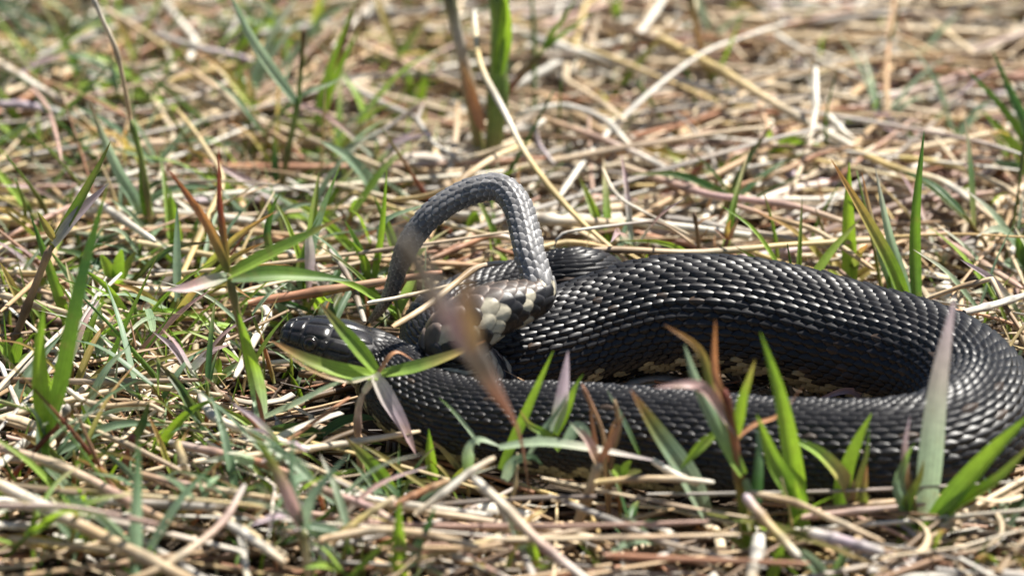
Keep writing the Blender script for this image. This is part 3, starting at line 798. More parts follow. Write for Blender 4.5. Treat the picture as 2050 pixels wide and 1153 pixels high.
# --- beyond the snake
plant('thick bright green culm standing tall beyond the raised tail', (985, 392),
      [([(986, 330), (992, 260), (998, 180), (1000, 60), (1000, -25)], 38, 'brown olive green green bright')],
      [([(998, 150), (1010, 90), (1012, 30), (1006, -25)], 34, 'green bright bright', -0.4, -0.4, 0.2, 0.1, 0.6)])
plant('olive tan culm with a torn orange sheath beside the thick green culm', (966, 385),
      [([(962, 320), (950, 240), (930, 130), (905, 20), (898, -25)], 25, 'brown olive tan grey olive')],
      [([(965, 262), (950, 210), (935, 160), (922, 120)], 26, 'rust orange tan', -0.5, -0.6, 0.2)])
plant('brown slanting stem topped by two narrow green leaves behind the tail arch', (862, 330),
      [([(885, 312), (950, 250), (1010, 190), (1088, 100)], 15, 'grey dark red olive')],
      [([(1086, 104), (1120, 75), (1150, 55), (1192, 22)], 18, 'green green bright', 0, 0.3),
       ([(1086, 104), (1105, 70), (1128, 40), (1155, -5)], 16, 'green bright green', 0, 0.6)])
plant('small bright green fork of leaves left of the tall culms', (828, 245), [],
      [([(830, 240), (822, 190), (815, 140)], 30, 'bright bright green', 0, 0),
       ([(834, 235), (850, 170), (880, 108)], 24, 'bright bright green', 0, 0.4)])
plant('broad deep green leaf lying flat in the left background', (300, 215), [],
      [([(275, 200), (320, 195), (380, 188), (435, 178)], 44, 'deep deep bright', 0, 1, 0.3, 0.1, 0.2),
       ([(190, 235), (220, 215), (260, 208)], 24, 'bright pale', 0, 0)])
plant('clump of bright green leaves in the far left background', (545, 130), [],
      [([(545, 120), (540, 70), (545, 0), (550, -20)], 42, 'bright bright bright', 0, 0),
       ([(550, 120), (590, 60), (640, 10), (660, -20)], 28, 'bright pale green', 0, 1),
       ([(640, 130), (640, 60), (640, -20)], 26, 'green bright bright', 0, 0)])
plant('olive stalk leaning in the right background above the pale straw', (1445, 260),
      [([(1440, 225), (1415, 130), (1395, 60), (1378, -25)], 13, 'olive olive tan olive')],
      [([(1420, 170), (1450, 120), (1490, 20)], 10, 'green bright green', 0, 0)])
plant('small green seedling fork hanging from a pale stalk in the far background', (1262, 110),
      [([(1252, 85), (1232, 30)], 12, 'straw tan olive')],
      [([(1232, 32), (1240, 5), (1260, -20)], 20, 'bright green', 0, 0), ([(1232, 32), (1222, 5), (1212, -20)], 20, 'bright olive', 0, 0)])
plant('fan of stiff green blades at the far right edge', (2085, 420), [],
      [([(2085, 400), (2050, 325), (2010, 270), (1968, 224)], 34, 'green bright green', 0, 0, 0.2, 0.1, 0.4),
       ([(2090, 395), (2055, 290), (2000, 210), (1930, 135)], 24, 'deep green deep', 0, 0.5, 0.2, 0.1, 0.4),
       ([(2092, 390), (2060, 270), (2020, 180), (1985, 98)], 28, 'blue deep deep', 0, 0.8, 0.2, 0.1, 0.4),
       ([(2050, 345), (2020, 330), (1985, 325)], 24, 'deep blue', 0, -0.4)])
plant('amber and green grass tuft rising directly behind the thick coil', (1828, 668), [],
      [([(1828, 650), (1790, 545), (1735, 440), (1664, 320)], 32, 'bright green amber orange', 0, 0.2, 0.15, 0.1, 0.35),
       ([(1838, 650), (1832, 540), (1834, 420), (1850, 262)], 26, 'deep green deep', 0, 0.5, 0.2, 0.1, 0.4),
       ([(1828, 650), (1808, 560), (1780, 470), (1752, 335)], 22, 'blue blue pale grey', 0, 0.8, 0.2),
       ([(1822, 650), (1780, 560), (1750, 460), (1725, 345)], 18, 'green blue orange', 0.3, 1.2, 0.2),
       ([(1780, 660), (1778, 600), (1782, 540)], 18, 'deep green', 0.4, 0.6)])
plant('single broad bright green blade half hidden behind the thick coil', (1700, 620), [],
      [([(1702, 610), (1700, 520), (1698, 430), (1700, 325)], 34, 'green bright bright', 0, 0.5, 0.1, 0.1, 0.3)])
plant('dry brown twig with a tiny orange flower poking over the thick coil', (1432, 610),
      [([(1434, 560), (1442, 520), (1458, 478)], 9, 'brown brown rust')],
      [([(1457, 482), (1456, 460), (1463, 440)], 15, 'orange amber orange', 0, 0), ([(1460, 478), (1470, 455), (1482, 432)], 9, 'rust tan brown', 0, 0), ([(1454, 480), (1440, 465), (1428, 458)], 7, 'brown rust', 0, 0.3)])
plant('leafless brown twig forked at the top behind the thick coil', (1400, 590),
      [([(1402, 540), (1398, 480), (1390, 425)], 9, 'grey brown brown')],
      [([(1394, 452), (1410, 440), (1440, 430)], 8, 'tan rust', 0, 0), ([(1398, 480), (1412, 468), (1418, 455)], 7, 'brown tan', 0, 0), ([(1398, 490), (1370, 470), (1350, 460)], 6, 'tan grey', 0, 0)])
for k_, (px_, py_, h_, cs_) in enumerate([(1560, 560, 190, 'olive green brown'), (1665, 560, 150, 'brown olive brown'), (1395, 230, 120, 'green deep')]):
    plant(['thin arching green sedge thread behind the middle of the coil', 'thin brown sedge thread beside the broad bright blade', 'short narrow blade crossing the olive stalk'][k_], (px_, py_ + 40), [],
          [([(px_, py_), (px_ - 10, py_ - h_ * 0.5), (px_ - 35, py_ - h_)], 9, cs_, 0, 0.5)])
# --- in front of the snake, right
plant('long pale grey-green blade standing before the coil\'s right bend', (1848, 1085), [],
      [([(1850, 1065), (1862, 920), (1880, 760), (1912, 590)], 50, 'pale pale grey lilac', 0, -1.0, 0.1, 0.1, 0.15)])
plant('pair of long deep green blades fanning to the right edge in front of the coil', (1850, 1100), [],
      [([(1855, 1065), (1920, 985), (1990, 905), (2075, 820)], 50, 'green green bright green', -0.4, -1.5, 0.1, 0.1, 0.4),
       ([(1850, 1075), (1920, 1010), (2000, 960), (2075, 880)], 42, 'bright green olive', -0.5, -2, 0.3, 0.1, 0.4),
       ([(1846, 1070), (1800, 985), (1815, 920), (1832, 885)], 30, 'green blue bright', -0.3, -0.3, 0.1),
       ([(1800, 1090), (1815, 1010), (1840, 960), (1850, 920)], 24, 'bright bright amber', -0.3, -0.3),
       ([(1838, 1070), (1818, 980), (1812, 900), (1822, 832)], 22, 'olive brown lilac', -0.3, 0)])
plant('tall twin bright green blades before the middle of the near coil', (1598, 1100), [],
      [([(1600, 1075), (1590, 960), (1562, 800), (1522, 665)], 42, 'bright bright green', 0, -1, 0.15, 0.1, 0.35),
       ([(1602, 1085), (1590, 1000), (1550, 930), (1515, 830)], 48, 'bright green bright', -0.4, -1.5, 0.2, 0.1, 0.35),
       ([(1615, 1085), (1600, 1020), (1590, 960)], 30, 'green bright', -0.5, -1)])
plant('curved green leaf edged orange arching over the near coil', (1692, 1040), [],
      [([(1705, 1010), (1690, 960), (1640, 905), (1578, 875)], 32, 'brown amber bright green', 0, -0.5, 0.2, 0.2, 0.3),
       ([(1680, 1020), (1690, 960), (1715, 890), (1746, 826)], 34, 'green bright bright', 0, 0.2, 0.2, 0.1, 0.3),
       ([(1700, 1030), (1720, 960), (1735, 910), (1740, 850)], 14, 'olive olive deep', 0, 0.3),
       ([(1728, 1040), (1730, 990), (1736, 930)], 18, 'bright olive rust', -0.2, 0)])
plant('reddish node sprig with rusty stem and pale pink blade across the near coil', (1500, 1110),
      [([(1492, 1060), (1480, 960), (1470, 880), (1450, 780)], 17, 'green olive rust red')],
      [([(1470, 872), (1455, 810), (1430, 750), (1432, 640)], 22, 'olive rust orange', 0, -0.3),
       ([(1478, 868), (1430, 800), (1390, 770), (1310, 775)], 30, 'lilac pink pink', 0, -1.0, 0.1, 0.2, 0.2),
       ([(1475, 870), (1485, 810), (1500, 760), (1512, 720)], 22, 'bright bright amber', 0, 0),
       ([(1480, 880), (1430, 790), (1400, 700), (1330, 650)], 22, 'amber olive orange', 0.4, 1.2),
       ([(1488, 950), (1460, 900), (1400, 780), (1370, 690)], 30, 'bright blue pale', -0.3, 0.2),
       ([(1490, 960), (1510, 1010), (1520, 900), (1512, 850)], 26, 'blue deep blue', -0.2, 0.4),
       ([(1470, 880), (1510, 850), (1560, 830), (1610, 770)], 10, 'rust orange rust', 0, 1.0),
       ([(1430, 870), (1400, 895), (1360, 940)], 20, 'bright bright green', 0, -0.4)])
plant('wide pale green blade with brown streak slanting before the near coil', (1420, 1050), [],
      [([(1415, 1030), (1375, 950), (1320, 870), (1262, 780)], 50, 'pale pale blue olive rust', 0, -1.0, 0.15, 0.1, 0.25)])
plant('long olive brown dead blade lying low across the front right corner', (1420, 1040), [],
      [([(1415, 1025), (1530, 1050), (1650, 1090), (1800, 1153)], 26, 'olive olive tan', -0.4, -6, 0.1, 0.1, 0.3)])
plant('small sprout of green and lilac tips inside the snake\'s loop', (1745, 855), [],
      [([(1755, 845), (1752, 800), (1738, 740)], 16, 'green bright green', 0, 0), ([(1752, 845), (1710, 785), (1650, 795), (1630, 812)], 17, 'white pink lilac', 0, 0),
       ([(1755, 845), (1765, 785), (1790, 760), (1845, 788)], 18, 'green blue pale', 0, 0), ([(1790, 845), (1785, 800), (1778, 742)], 6, 'green olive amber', 0, 0.3)])
plant('fine green thread blade against the belly of the thick coil', (1450, 810), [],
      [([(1452, 800), (1432, 740), (1422, 668)], 7, 'deep green deep', 0, 0)])
# --- in front of the snake, centre
plant('slender bright green blade crossing the near coil before the lilac spike', (1005, 960), [],
      [([(1003, 940), (1035, 870), (1070, 790), (1108, 702)], 24, 'green bright bright', 0, 0, 0.2, 0.1, 0.35)])
plant('pointed lilac spike and green leaves standing against the near coil', (1118, 920), [],
      [([(1108, 865), (1122, 815), (1130, 760), (1137, 702)], 28, 'pale lilac lilac', 0, 0, 0.1, 0.1, 0.3),
       ([(1112, 870), (1135, 820), (1150, 780), (1168, 748)], 20, 'bright bright green', 0, 0.1),
       ([(1060, 910), (1090, 860), (1120, 820), (1140, 780)], 15, 'pale blue', -0.2, 0),
       ([(1130, 890), (1160, 855), (1185, 900), (1190, 925)], 26, 'blue pale pale', -0.3, -0.6),
       ([(1120, 900), (1095, 870), (1060, 850), (1040, 820)], 16, 'bright green amber', -0.3, -0.5)])
plant('bent pale green leaf folded over horizontally before the near coil', (935, 960), [],
      [([(936, 950), (940, 900), (960, 880), (1005, 895)], 24, 'green pale pale', 0, -0.2, 0.2, 0.1, 0.2),
       ([(1000, 895), (1080, 885), (1170, 895), (1330, 925)], 24, 'pale pale white lilac', -0.2, -0.8, 0.1, 0.1, 0.2),
       ([(1010, 960), (1030, 925), (1065, 915), (1085, 930)], 24, 'pale blue deep', -0.3, -0.6)])
plant('thin pale green blade leaning on the snake\'s neck', (962, 905), [],
      [([(960, 890), (930, 850), (900, 815), (878, 795)], 10, 'pale pale green', -0.2, -0.3)])
plant('stubby green blade before the snake\'s throat', (868, 990), [],
      [([(868, 975), (862, 920), (858, 858)], 24, 'green bright green', 0, 0, 0.2, 0.1, 0.4)])
plant('broad green blade leaning back beside an olive one in front of the throat', (795, 1020), [],
      [([(792, 1000), (760, 950), (725, 910), (690, 875)], 32, 'bright green brown', 0, -0.5, 0.2),
       ([(868, 985), (810, 945), (760, 910), (715, 885)], 13, 'olive amber olive', -0.4, 0),
       ([(760, 1000), (735, 960), (702, 920)], 14, 'blue pale', 0.2, 0)])
plant('bare reddish forked twigs before the near coil', (1215, 960),
      [([(1212, 930), (1205, 860), (1165, 770)], 8, 'brown tan rust'), ([(1225, 920), (1240, 860), (1230, 800)], 8, 'brown brown tan', 0, 0)],
      [([(1215, 925), (1225, 860), (1240, 830)], 12, 'rust orange tan', 0, 0), ([(1200, 940), (1190, 880), (1180, 800)], 12, 'brown rust brown', 0, 0.2), ([(1280, 910), (1250, 845), (1215, 780)], 10, 'green blue pale', 0, 0.2)])
plant('tan dead stem forked against the front of the near coil', (1150, 1075),
      [([(1160, 1040), (1185, 970), (1200, 925)], 20, 'straw tan straw')],
      [([(1198, 930), (1175, 880), (1140, 845)], 22, 'tan pink pale', 0, 0), ([(1200, 925), (1235, 860), (1250, 825)], 14, 'rust brown', 0, 0)])
# blurred brown stem leaning toward the camera
plant('out-of-focus grey and brown dead stem leaning across the snake\'s middle', (1062, 935),
      [([(1040, 868), (985, 770), (930, 680), (870, 590), (800, 470)], 31, 'dark rose rose grey lilac grey grey', -5, -38)],
      [([(945, 705), (938, 650), (932, 590), (935, 535)], 38, 'brown tan brown tan', -22, -31, 0.1, 0.1, 0.3)])
# --- bottom edge
plant('upright blue-green blade at the bottom left corner', (272, 1200), [],
      [([(272, 1190), (272, 1080), (275, 970), (276, 862)], 26, 'blue blue deep', 0, -1, 0.2, 0.1, 0.35)])
plant('short wide pale green blade bent in the lower left straw', (182, 1075), [],
      [([(182, 1062), (155, 1010), (125, 965), (88, 935)], 30, 'blue pale pale', 0, -0.5, 0.1, 0.1, 0.4)])
plant('pink-tipped forked sprout in the bottom straw', (620, 1190),
      [([(618, 1150), (605, 1060)], 16, 'tan straw olive')],
      [([(602, 1055), (575, 990), (545, 930), (505, 865)], 28, 'pink pink olive green', 0, -0.5, 0.2),
       ([(604, 1055), (625, 1000), (655, 960), (702, 905)], 27, 'pale blue blue', 0, 0, 0.2),
       ([(606, 1055), (585, 960), (586, 880), (584, 840)], 14, 'deep blue deep', 0, 0.5)])
plant('bright green upright blade at the bottom before the orange stem', (800, 1200), [],
      [([(803, 1190), (800, 1120), (798, 1060), (800, 1000)], 30, 'bright bright green', 0, 0, 0.15, 0.1, 0.4),
       ([(825, 1135), (840, 1090), (860, 1050), (872, 1010)], 24, 'blue deep deep', 0, 0.2)])
plant('fresh green seedling leaves in the bottom middle litter', (1075, 1165), [],
      [([(1075, 1150), (1065, 1110), (1070, 1080)], 26, 'bright bright', 0, 0, 0.1, 0.1, 0.2, 'oval'), ([(1078, 1150), (1100, 1120), (1120, 1110)], 24, 'bright pale', 0, 0, 0.1, 0.1, 0.2, 'oval'),
       ([(1060, 1120), (1040, 1070), (1010, 1030)], 24, 'pale blue', 0, 0)])
plant('pale bluish blades at the bottom right below the twin green blades', (1660, 1180), [],
      [([(1660, 1165), (1620, 1120), (1580, 1090)], 30, 'blue pale', 0, 0), ([(1665, 1165), (1690, 1110), (1700, 1075)], 22, 'green blue', 0, 0), ([(1540, 1170), (1560, 1110), (1575, 1075)], 22, 'bright green', 0, 0)])
# --- small broad-leaved weeds
def weed(label, root, ls, sc=1.0):
    rx, ry = root
    plant(label, (rx, ry), [([(rx, ry - 10), (rx + 4, ry - 55 * sc)], 8, 'olive rust green')],
          [([(rx + 4, ry - 55 * sc), (rx + 4 + dx * 0.5, ry - 55 * sc - dy * 0.6), (rx + 4 + dx, ry - 55 * sc - dy)], w, cs, 0, d, 0.2, 0.1, 0.2, 'oval') for dx, dy, w, cs, d in ls], name='broadleaf_weed', cat='weed')
weed('bright green oval-leaved weed standing between the lilac blade and grey leaf', (228, 640), [(-30, 75, 24, 'bright bright', 0), (12, 85, 26, 'green bright', 0), (40, 80, 22, 'bright olive', 0.3), (6, 25, 32, 'bright bright', -0.6), (-25, 30, 22, 'pale bright', -0.4)])
weed('low glossy oval-leaved weed under the brown leaning blade', (430, 800), [(-25, 40, 22, 'pale pale', 0), (30, 20, 24, 'bright pale', -0.4), (5, 50, 18, 'bright green', 0.3), (45, 40, 20, 'green pale', 0)], 0.6)
weed('leafy weed at the left edge below the brown bent stem', (25, 770), [(-30, 40, 26, 'bright bright', 0), (15, 50, 24, 'bright green', 0), (40, 15, 24, 'green bright', -0.4)], 0.8)
weed('leafy weed below the tall shoot at the left edge', (60, 830), [(-25, 30, 22, 'bright pale', 0), (25, 40, 22, 'bright green', 0), (0, 10, 24, 'bright', -0.5)], 0.5)
weed('dark-stemmed weed at the right edge behind the coil', (2046, 590), [(-15, 60, 24, 'deep green', 0), (15, 70, 24, 'deep green', 0), (-40, 10, 26, 'pale blue', -0.4)], 1.0)
weed('small bright weed in the pale straw beyond the olive stalk', (1750, 265), [(-15, 30, 20, 'bright', 0), (18, 20, 20, 'bright pale', 0)], 0.5)
weed('small green weed beside the forked pale straw in the far right', (1705, 275), [(-20, 20, 20, 'bright', 0), (8, 35, 18, 'amber bright', 0)], 0.4)
weed('small bright weed among straws between tall culm and olive stalk', (1245, 275), [(-20, 30, 26, 'bright', 0), (18, 30, 24, 'bright green', 0), (0, 5, 24, 'bright', -0.4)], 0.4)
weed('low green weed hidden under the bent leaf before the near coil', (1240, 975), [(-20, 20, 22, 'bright', 0), (20, 30, 20, 'green bright', 0), (40, 10, 20, 'olive', -0.3)], 0.4)

plant('bright green pointed leaf standing behind the red-stemmed sprig', (356, 545), [],
      [([(356, 520), (350, 450), (340, 378)], 28, 'green bright green', 0, 0.4, 0.1), ([(352, 525), (385, 470), (400, 430)], 20, 'deep green deep', 0, 0.5)])
plant('long thin dark green blade slanting past the grey folded leaf', (190, 815), [],
      [([(195, 795), (230, 700), (275, 600), (318, 505)], 13, 'deep green olive', 0, 0.6), ([(200, 800), (270, 745), (340, 715), (450, 690)], 14, 'bright olive amber', 0, 0)])
plant('pale grey-green leaf lying level above the lower left straw', (150, 820), [],
      [([(150, 790), (200, 778), (255, 772), (318, 765)], 20, 'pale pale lilac', 0, -0.4, 0.1, 0.1, 0.2), ([(315, 905), (370, 870), (400, 858), (432, 850)], 20, 'blue pale lilac', -0.3, -0.6)])
plant('deep green leaf pair spreading flat under the hanging pink blade', (640, 915),
      [([(640, 890), (640, 870)], 14, 'olive deep')],
      [([(640, 874), (600, 862), (565, 858), (535, 858)], 32, 'deep deep deep', 0, 0, 0.3), ([(642, 872), (690, 845), (740, 838), (800, 846)], 34, 'deep deep blue', 0, 0.3, 0.3),
       ([(700, 905), (720, 885), (770, 890)], 26, 'deep green', -0.2, 0)])
plant('rosy upright stub stem in the dark soil gap at lower left', (242, 985),
      [([(245, 955), (258, 905), (268, 870)], 15, 'rose rust red')], [([(266, 880), (285, 850), (300, 800)], 18, 'olive deep olive', 0, 0.3)])
plant('narrow green blades fanning up from the lower left corner straw', (190, 935), [],
      [([(200, 920), (225, 890), (265, 865)], 14, 'bright green', 0, 0), ([(198, 920), (180, 860), (160, 800)], 14, 'green bright', 0, 0.3), ([(205, 925), (240, 905), (255, 900)], 13, 'bright bright', 0, -0.3)])
plant('long brown blade leaning left of the tall shoot\'s sheath', (115, 945),
      [([(112, 930), (125, 870), (135, 810)], 15, 'rose brown grey')], [])
plant('tall dark green blade in the upper left grass', (520, 300), [],
      [([(505, 300), (495, 240), (480, 150), (470, 95)], 18, 'deep green olive', 0, 0.3), ([(420, 330), (400, 270), (365, 225)], 22, 'deep green', 0, 0), ([(455, 330), (462, 290), (460, 250)], 18, 'green deep', 0, 0)])
plant('soft green blade pair above the withered leaves in the left grass', (160, 330), [],
      [([(165, 320), (185, 250), (172, 190)], 24, 'blue pale grey', 0, 0), ([(135, 320), (120, 285), (98, 252)], 24, 'pale white pale', 0, 0), ([(40, 330), (60, 290), (52, 240)], 14, 'green deep', 0, 0)])
# --- straws lying and leaning, one by one
straw('long pale yellow straw leaning diagonally behind the raised tail', [(948, 20, 6), (962, 130, 5.2), (1010, 225, 4.0), (1060, 320, 3.0), (1150, 430, 1.8), (1275, 540, 0.6)], 13, 'white yellow white yellow yellow straw')
straw('forked yellow straw touching the top of the tail arch', [(1060, 285, 1.8), (990, 315, 2.4), (930, 355, 2.9), (905, 375, 2.6), (840, 395, 1.8), (780, 400, 1.3)], 15, 'yellow straw tan yellow', nodes=(0.6,))
straw('thick golden straw slanting across the right background', [(1320, 75, 2.4), (1440, 140, 2.0), (1580, 225, 1.4), (1720, 300, 0.7)], 21, 'yellow yellow straw white')
straw('white bent straw standing in the right background', [(1632, 132, 3.0), (1634, 210, 2.2), (1620, 290, 1.4), (1588, 375, 0.5)], 14, 'white white straw straw', sharp=True)
straw('short white broken straw beside the thick golden straw', [(1655, 228, 1.6), (1690, 265, 1.1), (1722, 292, 0.6)], 16, 'white white straw')
straw('grey bent straw crooked like a hook left of the tall culms', [(690, 300, 0.6), (770, 260, 1.3), (848, 205, 2.2), (835, 240, 1.8), (870, 290, 1.3), (920, 322, 0.8)], 12, 'blue grey brown grey white grey', sharp=True)
straw('pale straw running right from the hooked grey straw', [(918, 322, 0.9), (960, 310, 1.2), (1040, 285, 1.6)], 11, 'white straw straw', sharp=True)
straw('white kinked straw arching over the litter beyond the tail', [(1030, 235, 1.0), (1080, 218, 1.5), (1140, 214, 1.6), (1210, 240, 1.3), (1260, 290, 0.9), (1300, 310, 0.5)], 15, 'white white grey white straw')
straw('crumpled grey dead leaf standing like claws beyond the tail', [(1090, 240, 1.6), (1070, 255, 1.9), (1078, 290, 1.2), (1110, 330, 0.6)], 11, 'white grey lilac grey', sharp=True)
straw('long rosy stem lying from the tail to the right background', [(1080, 235, 1.4), (1180, 270, 1.2), (1290, 315, 1.0), (1400, 380, 0.9)], 16, 'tan rose white rose')
straw('long pink and cream straw lying behind the thick coil', [(1240, 330, 0.9), (1400, 385, 1.1), (1500, 400, 1.3), (1600, 415, 1.2), (1720, 455, 0.9)], 17, 'straw rose pink rose straw')
straw('horizontal cream straw pressed along the back of the thick coil', [(1090, 520, 1.8), (1200, 500, 2.0), (1400, 505, 1.6), (1580, 490, 1.4), (1750, 480, 1.2), (1900, 465, 1.0)], 14, 'grey tan straw yellow straw rose', nodes=(0.2, 0.45, 0.75))
straw('straight tan straw pointing down right behind the coil', [(1470, 410, 1.6), (1560, 440, 1.5), (1640, 465, 1.4), (1750, 540, 0.9)], 13, 'rose tan straw tan')
straw('yellow straw crossing the right background litter', [(1700, 295, 1.0), (1800, 340, 0.9), (1890, 365, 0.8), (1990, 440, 0.6)], 17, 'yellow yellow white tan')
straw('pale straw with brown nodes at the right background', [(1800, 315, 1.2), (1900, 330, 1.1), (2010, 375, 0.9), (2070, 420, 0.7)], 15, 'amber yellow straw tan')
straw('rusty straw slanting up to meet the golden straw', [(1470, 375, 0.6), (1560, 345, 0.9), (1640, 310, 1.2), (1725, 290, 1.5)], 12, 'rust tan rust tan')
straw('forked silver twig resting behind the coil at the right edge', [(1930, 625, 2.2), (1990, 610, 1.7), (2060, 588, 1.2)], 17, 'grey white grey')
straw('tan bent stem forming a peak behind the coil\'s right bend', [(1850, 600, 0.9), (1920, 575, 1.5), (1985, 558, 1.9), (2010, 610, 1.2), (2050, 670, 0.4)], 12, 'straw tan straw brown tan', sharp=True)
straw('thick cream stalk lying horizontally beyond the raised tail', [(1010, 425, 0.9), (1100, 440, 0.9), (1180, 445, 0.9), (1260, 450, 0.8)], 28, 'tan white straw tan', nodes=(0.35,))
straw('orange-red straw lying under the tail arch', [(860, 520, 1.0), (920, 495, 1.2), (985, 472, 1.4), (1030, 478, 1.2)], 14, 'brown rust orange white')
straw('yellow straw rising from the lump of the patterned rear body to the right', [(1040, 505, 1.4), (1140, 485, 1.4), (1240, 500, 1.2), (1340, 505, 1.0)], 12, 'straw yellow tan brown')
straw('tan straw leaning up against the patterned rear body', [(785, 655, 3.2), (850, 615, 3.4), (910, 568, 3.7), (955, 535, 3.9), (1010, 525, 3.6)], 14, 'tan straw tan grey', nodes=(0.7,))
straw('thin cream straw lying level before the tail tip', [(735, 606, 3.0), (800, 595, 3.0), (900, 572, 3.0), (960, 562, 2.8)], 9, 'white straw straw grey')
straw('wiry curled grey stalk with seed spikes beyond the thick coil', [(1110, 495, 2.0), (1125, 468, 2.5), (1200, 455, 2.6), (1290, 445, 2.3), (1330, 450, 2.1), (1390, 490, 1.5)], 7, 'grey white grey brown tan')
straw('thin pale straw slanting above the wiry stalk', [(1205, 335, 2.6), (1235, 390, 2.2), (1290, 425, 1.9), (1380, 470, 1.4)], 7, 'straw white straw')
straw('long pale straw in the upper left corner', [(-20, 115, 2.0), (60, 165, 1.4), (155, 220, 0.8)], 18, 'straw white tan')
straw('pale pinkish dead blade lying level below the upper left straw', [(-20, 208, 1.2), (60, 212, 1.2), (165, 238, 0.8)], 19, 'lilac lilac pale')
straw('grey-brown stem lying across the left background', [(310, 65, 1.5), (390, 95, 1.3), (480, 115, 1.1), (560, 150, 0.8)], 17, 'grey grey lilac tan')
straw('tan slanting straw in the left background', [(210, 20, 2.0), (270, 55, 1.5), (330, 95, 0.9)], 16, 'straw tan amber')
straw('long brown straw running under the blue-green blade in the background', [(380, 140, 1.3), (450, 190, 1.1), (520, 250, 0.9), (600, 300, 0.6)], 15, 'tan straw brown tan')
straw('thick rosy straw lying over the lower left corner', [(-20, 960, 1.7), (90, 1015, 1.4), (230, 1085, 1.1), (400, 1170, 0.8)], 26, 'straw white tan straw tan', nodes=(0.3, 0.75))
straw('long rosy brown straw parallel to the corner straw', [(-20, 890, 1.3), (100, 925, 1.2), (190, 965, 1.0), (270, 1010, 0.9), (350, 1050, 0.8)], 20, 'rose straw rose tan')
straw('pale peeling straw between dark gaps at lower left', [(400, 790, 1.0), (430, 835, 1.1), (520, 870, 1.0), (620, 900, 0.8)], 18, 'grey white straw white')
straw('rusty straw lying level in front of the head', [(340, 885, 0.7), (430, 905, 0.8), (520, 925, 0.7), (610, 960, 0.6)], 18, 'grey rose rust rose')
straw('pale brown straw bridging the dark soil gap at lower left', [(270, 945, 0.9), (350, 965, 0.9), (470, 985, 0.8), (560, 1000, 0.7)], 14, 'tan rose straw tan')
straw('upright short tan straw stuck in the dark soil gap', [(352, 880, 2.2), (368, 930, 1.4), (388, 985, 0.3)], 15, 'yellow straw tan', sharp=True)
straw('grey-white straw slanting down the bottom left litter', [(435, 1035, 1.5), (500, 1075, 1.2), (570, 1125, 0.9)], 17, 'grey white straw')
straw('tan straw crossing up to the grey-white straw', [(250, 1165, 0.6), (340, 1125, 1.0), (440, 1050, 1.5), (490, 970, 1.9)], 15, 'tan straw rose grey')
straw('long grey straw leaning before the near coil in the bottom middle', [(945, 955, 3.2), (1000, 1005, 2.4), (1080, 1085, 1.4), (1180, 1165, 0.4)], 20, 'white straw rose white')
straw('orange broken straw before the throat', [(790, 1010, 1.3), (840, 985, 1.6), (900, 960, 1.9)], 14, 'rust orange tan')
straw('cream split straw fan before the bent pale leaf', [(830, 1030, 1.0), (890, 985, 1.7), (940, 945, 2.2), (990, 915, 2.5)], 15, 'straw white straw')
straw('level tan straw before the wide pale blade', [(1190, 965, 1.2), (1270, 958, 1.3), (1350, 958, 1.3), (1430, 965, 1.1)], 14, 'yellow tan straw white')
straw('dry tan stem pointing at the twin green blades', [(1500, 985, 1.6), (1590, 1005, 1.5), (1680, 1045, 1.2), (1770, 1085, 0.8)], 14, 'straw tan straw tan')
straw('white bone-like straw at the bottom right', [(1520, 1070, 1.4), (1515, 1110, 1.0), (1500, 1165, 0.4)], 24, 'white white straw')
straw('orange-tipped straw leaning in the bottom right litter', [(1490, 990, 2.0), (1530, 1040, 1.4), (1600, 1115, 0.5)], 20, 'lilac tan amber white')
straw('pale lilac straw lying under the twin green blades', [(1620, 1065, 0.9), (1700, 1085, 1.0), (1770, 1105, 0.9)], 24, 'white lilac grey')
straw('short cream straws stub before the near coil', [(1305, 920, 1.8), (1345, 945, 1.4), (1400, 970, 1.0)], 14, 'white white straw')
straw('pink fallen leaf stalk below the hanging pink blade', [(600, 960, 1.0), (660, 985, 1.0), (730, 1010, 0.9), (800, 1050, 0.7)], 17, 'straw rose pink straw')
straw('thick cream straw across the bottom middle', [(640, 1080, 1.0), (760, 1060, 1.1), (880, 1075, 1.0), (960, 1095, 0.8)], 18, 'tan straw tan straw')
straw('tan straw slanting up through the bottom litter toward the throat', [(660, 1090, 0.5), (720, 1040, 1.1), (790, 995, 1.7)], 15, 'tan amber straw')
straw('pale folded dry leaf curling over the left litter', [(130, 775, 1.6), (165, 800, 1.1), (210, 812, 1.0), (290, 808, 1.2), (330, 825, 1.0)], 12, 'white straw tan straw')
straw('thin orange straw slanting below the chin', [(545, 905, 0.6), (620, 850, 1.2), (700, 795, 1.8)], 9, 'rust orange rust')
straw('long grey straw lying beside the tail tip', [(730, 645, 0.5), (700, 560, 1.2), (660, 500, 1.8)], 12, 'grey brown grey')

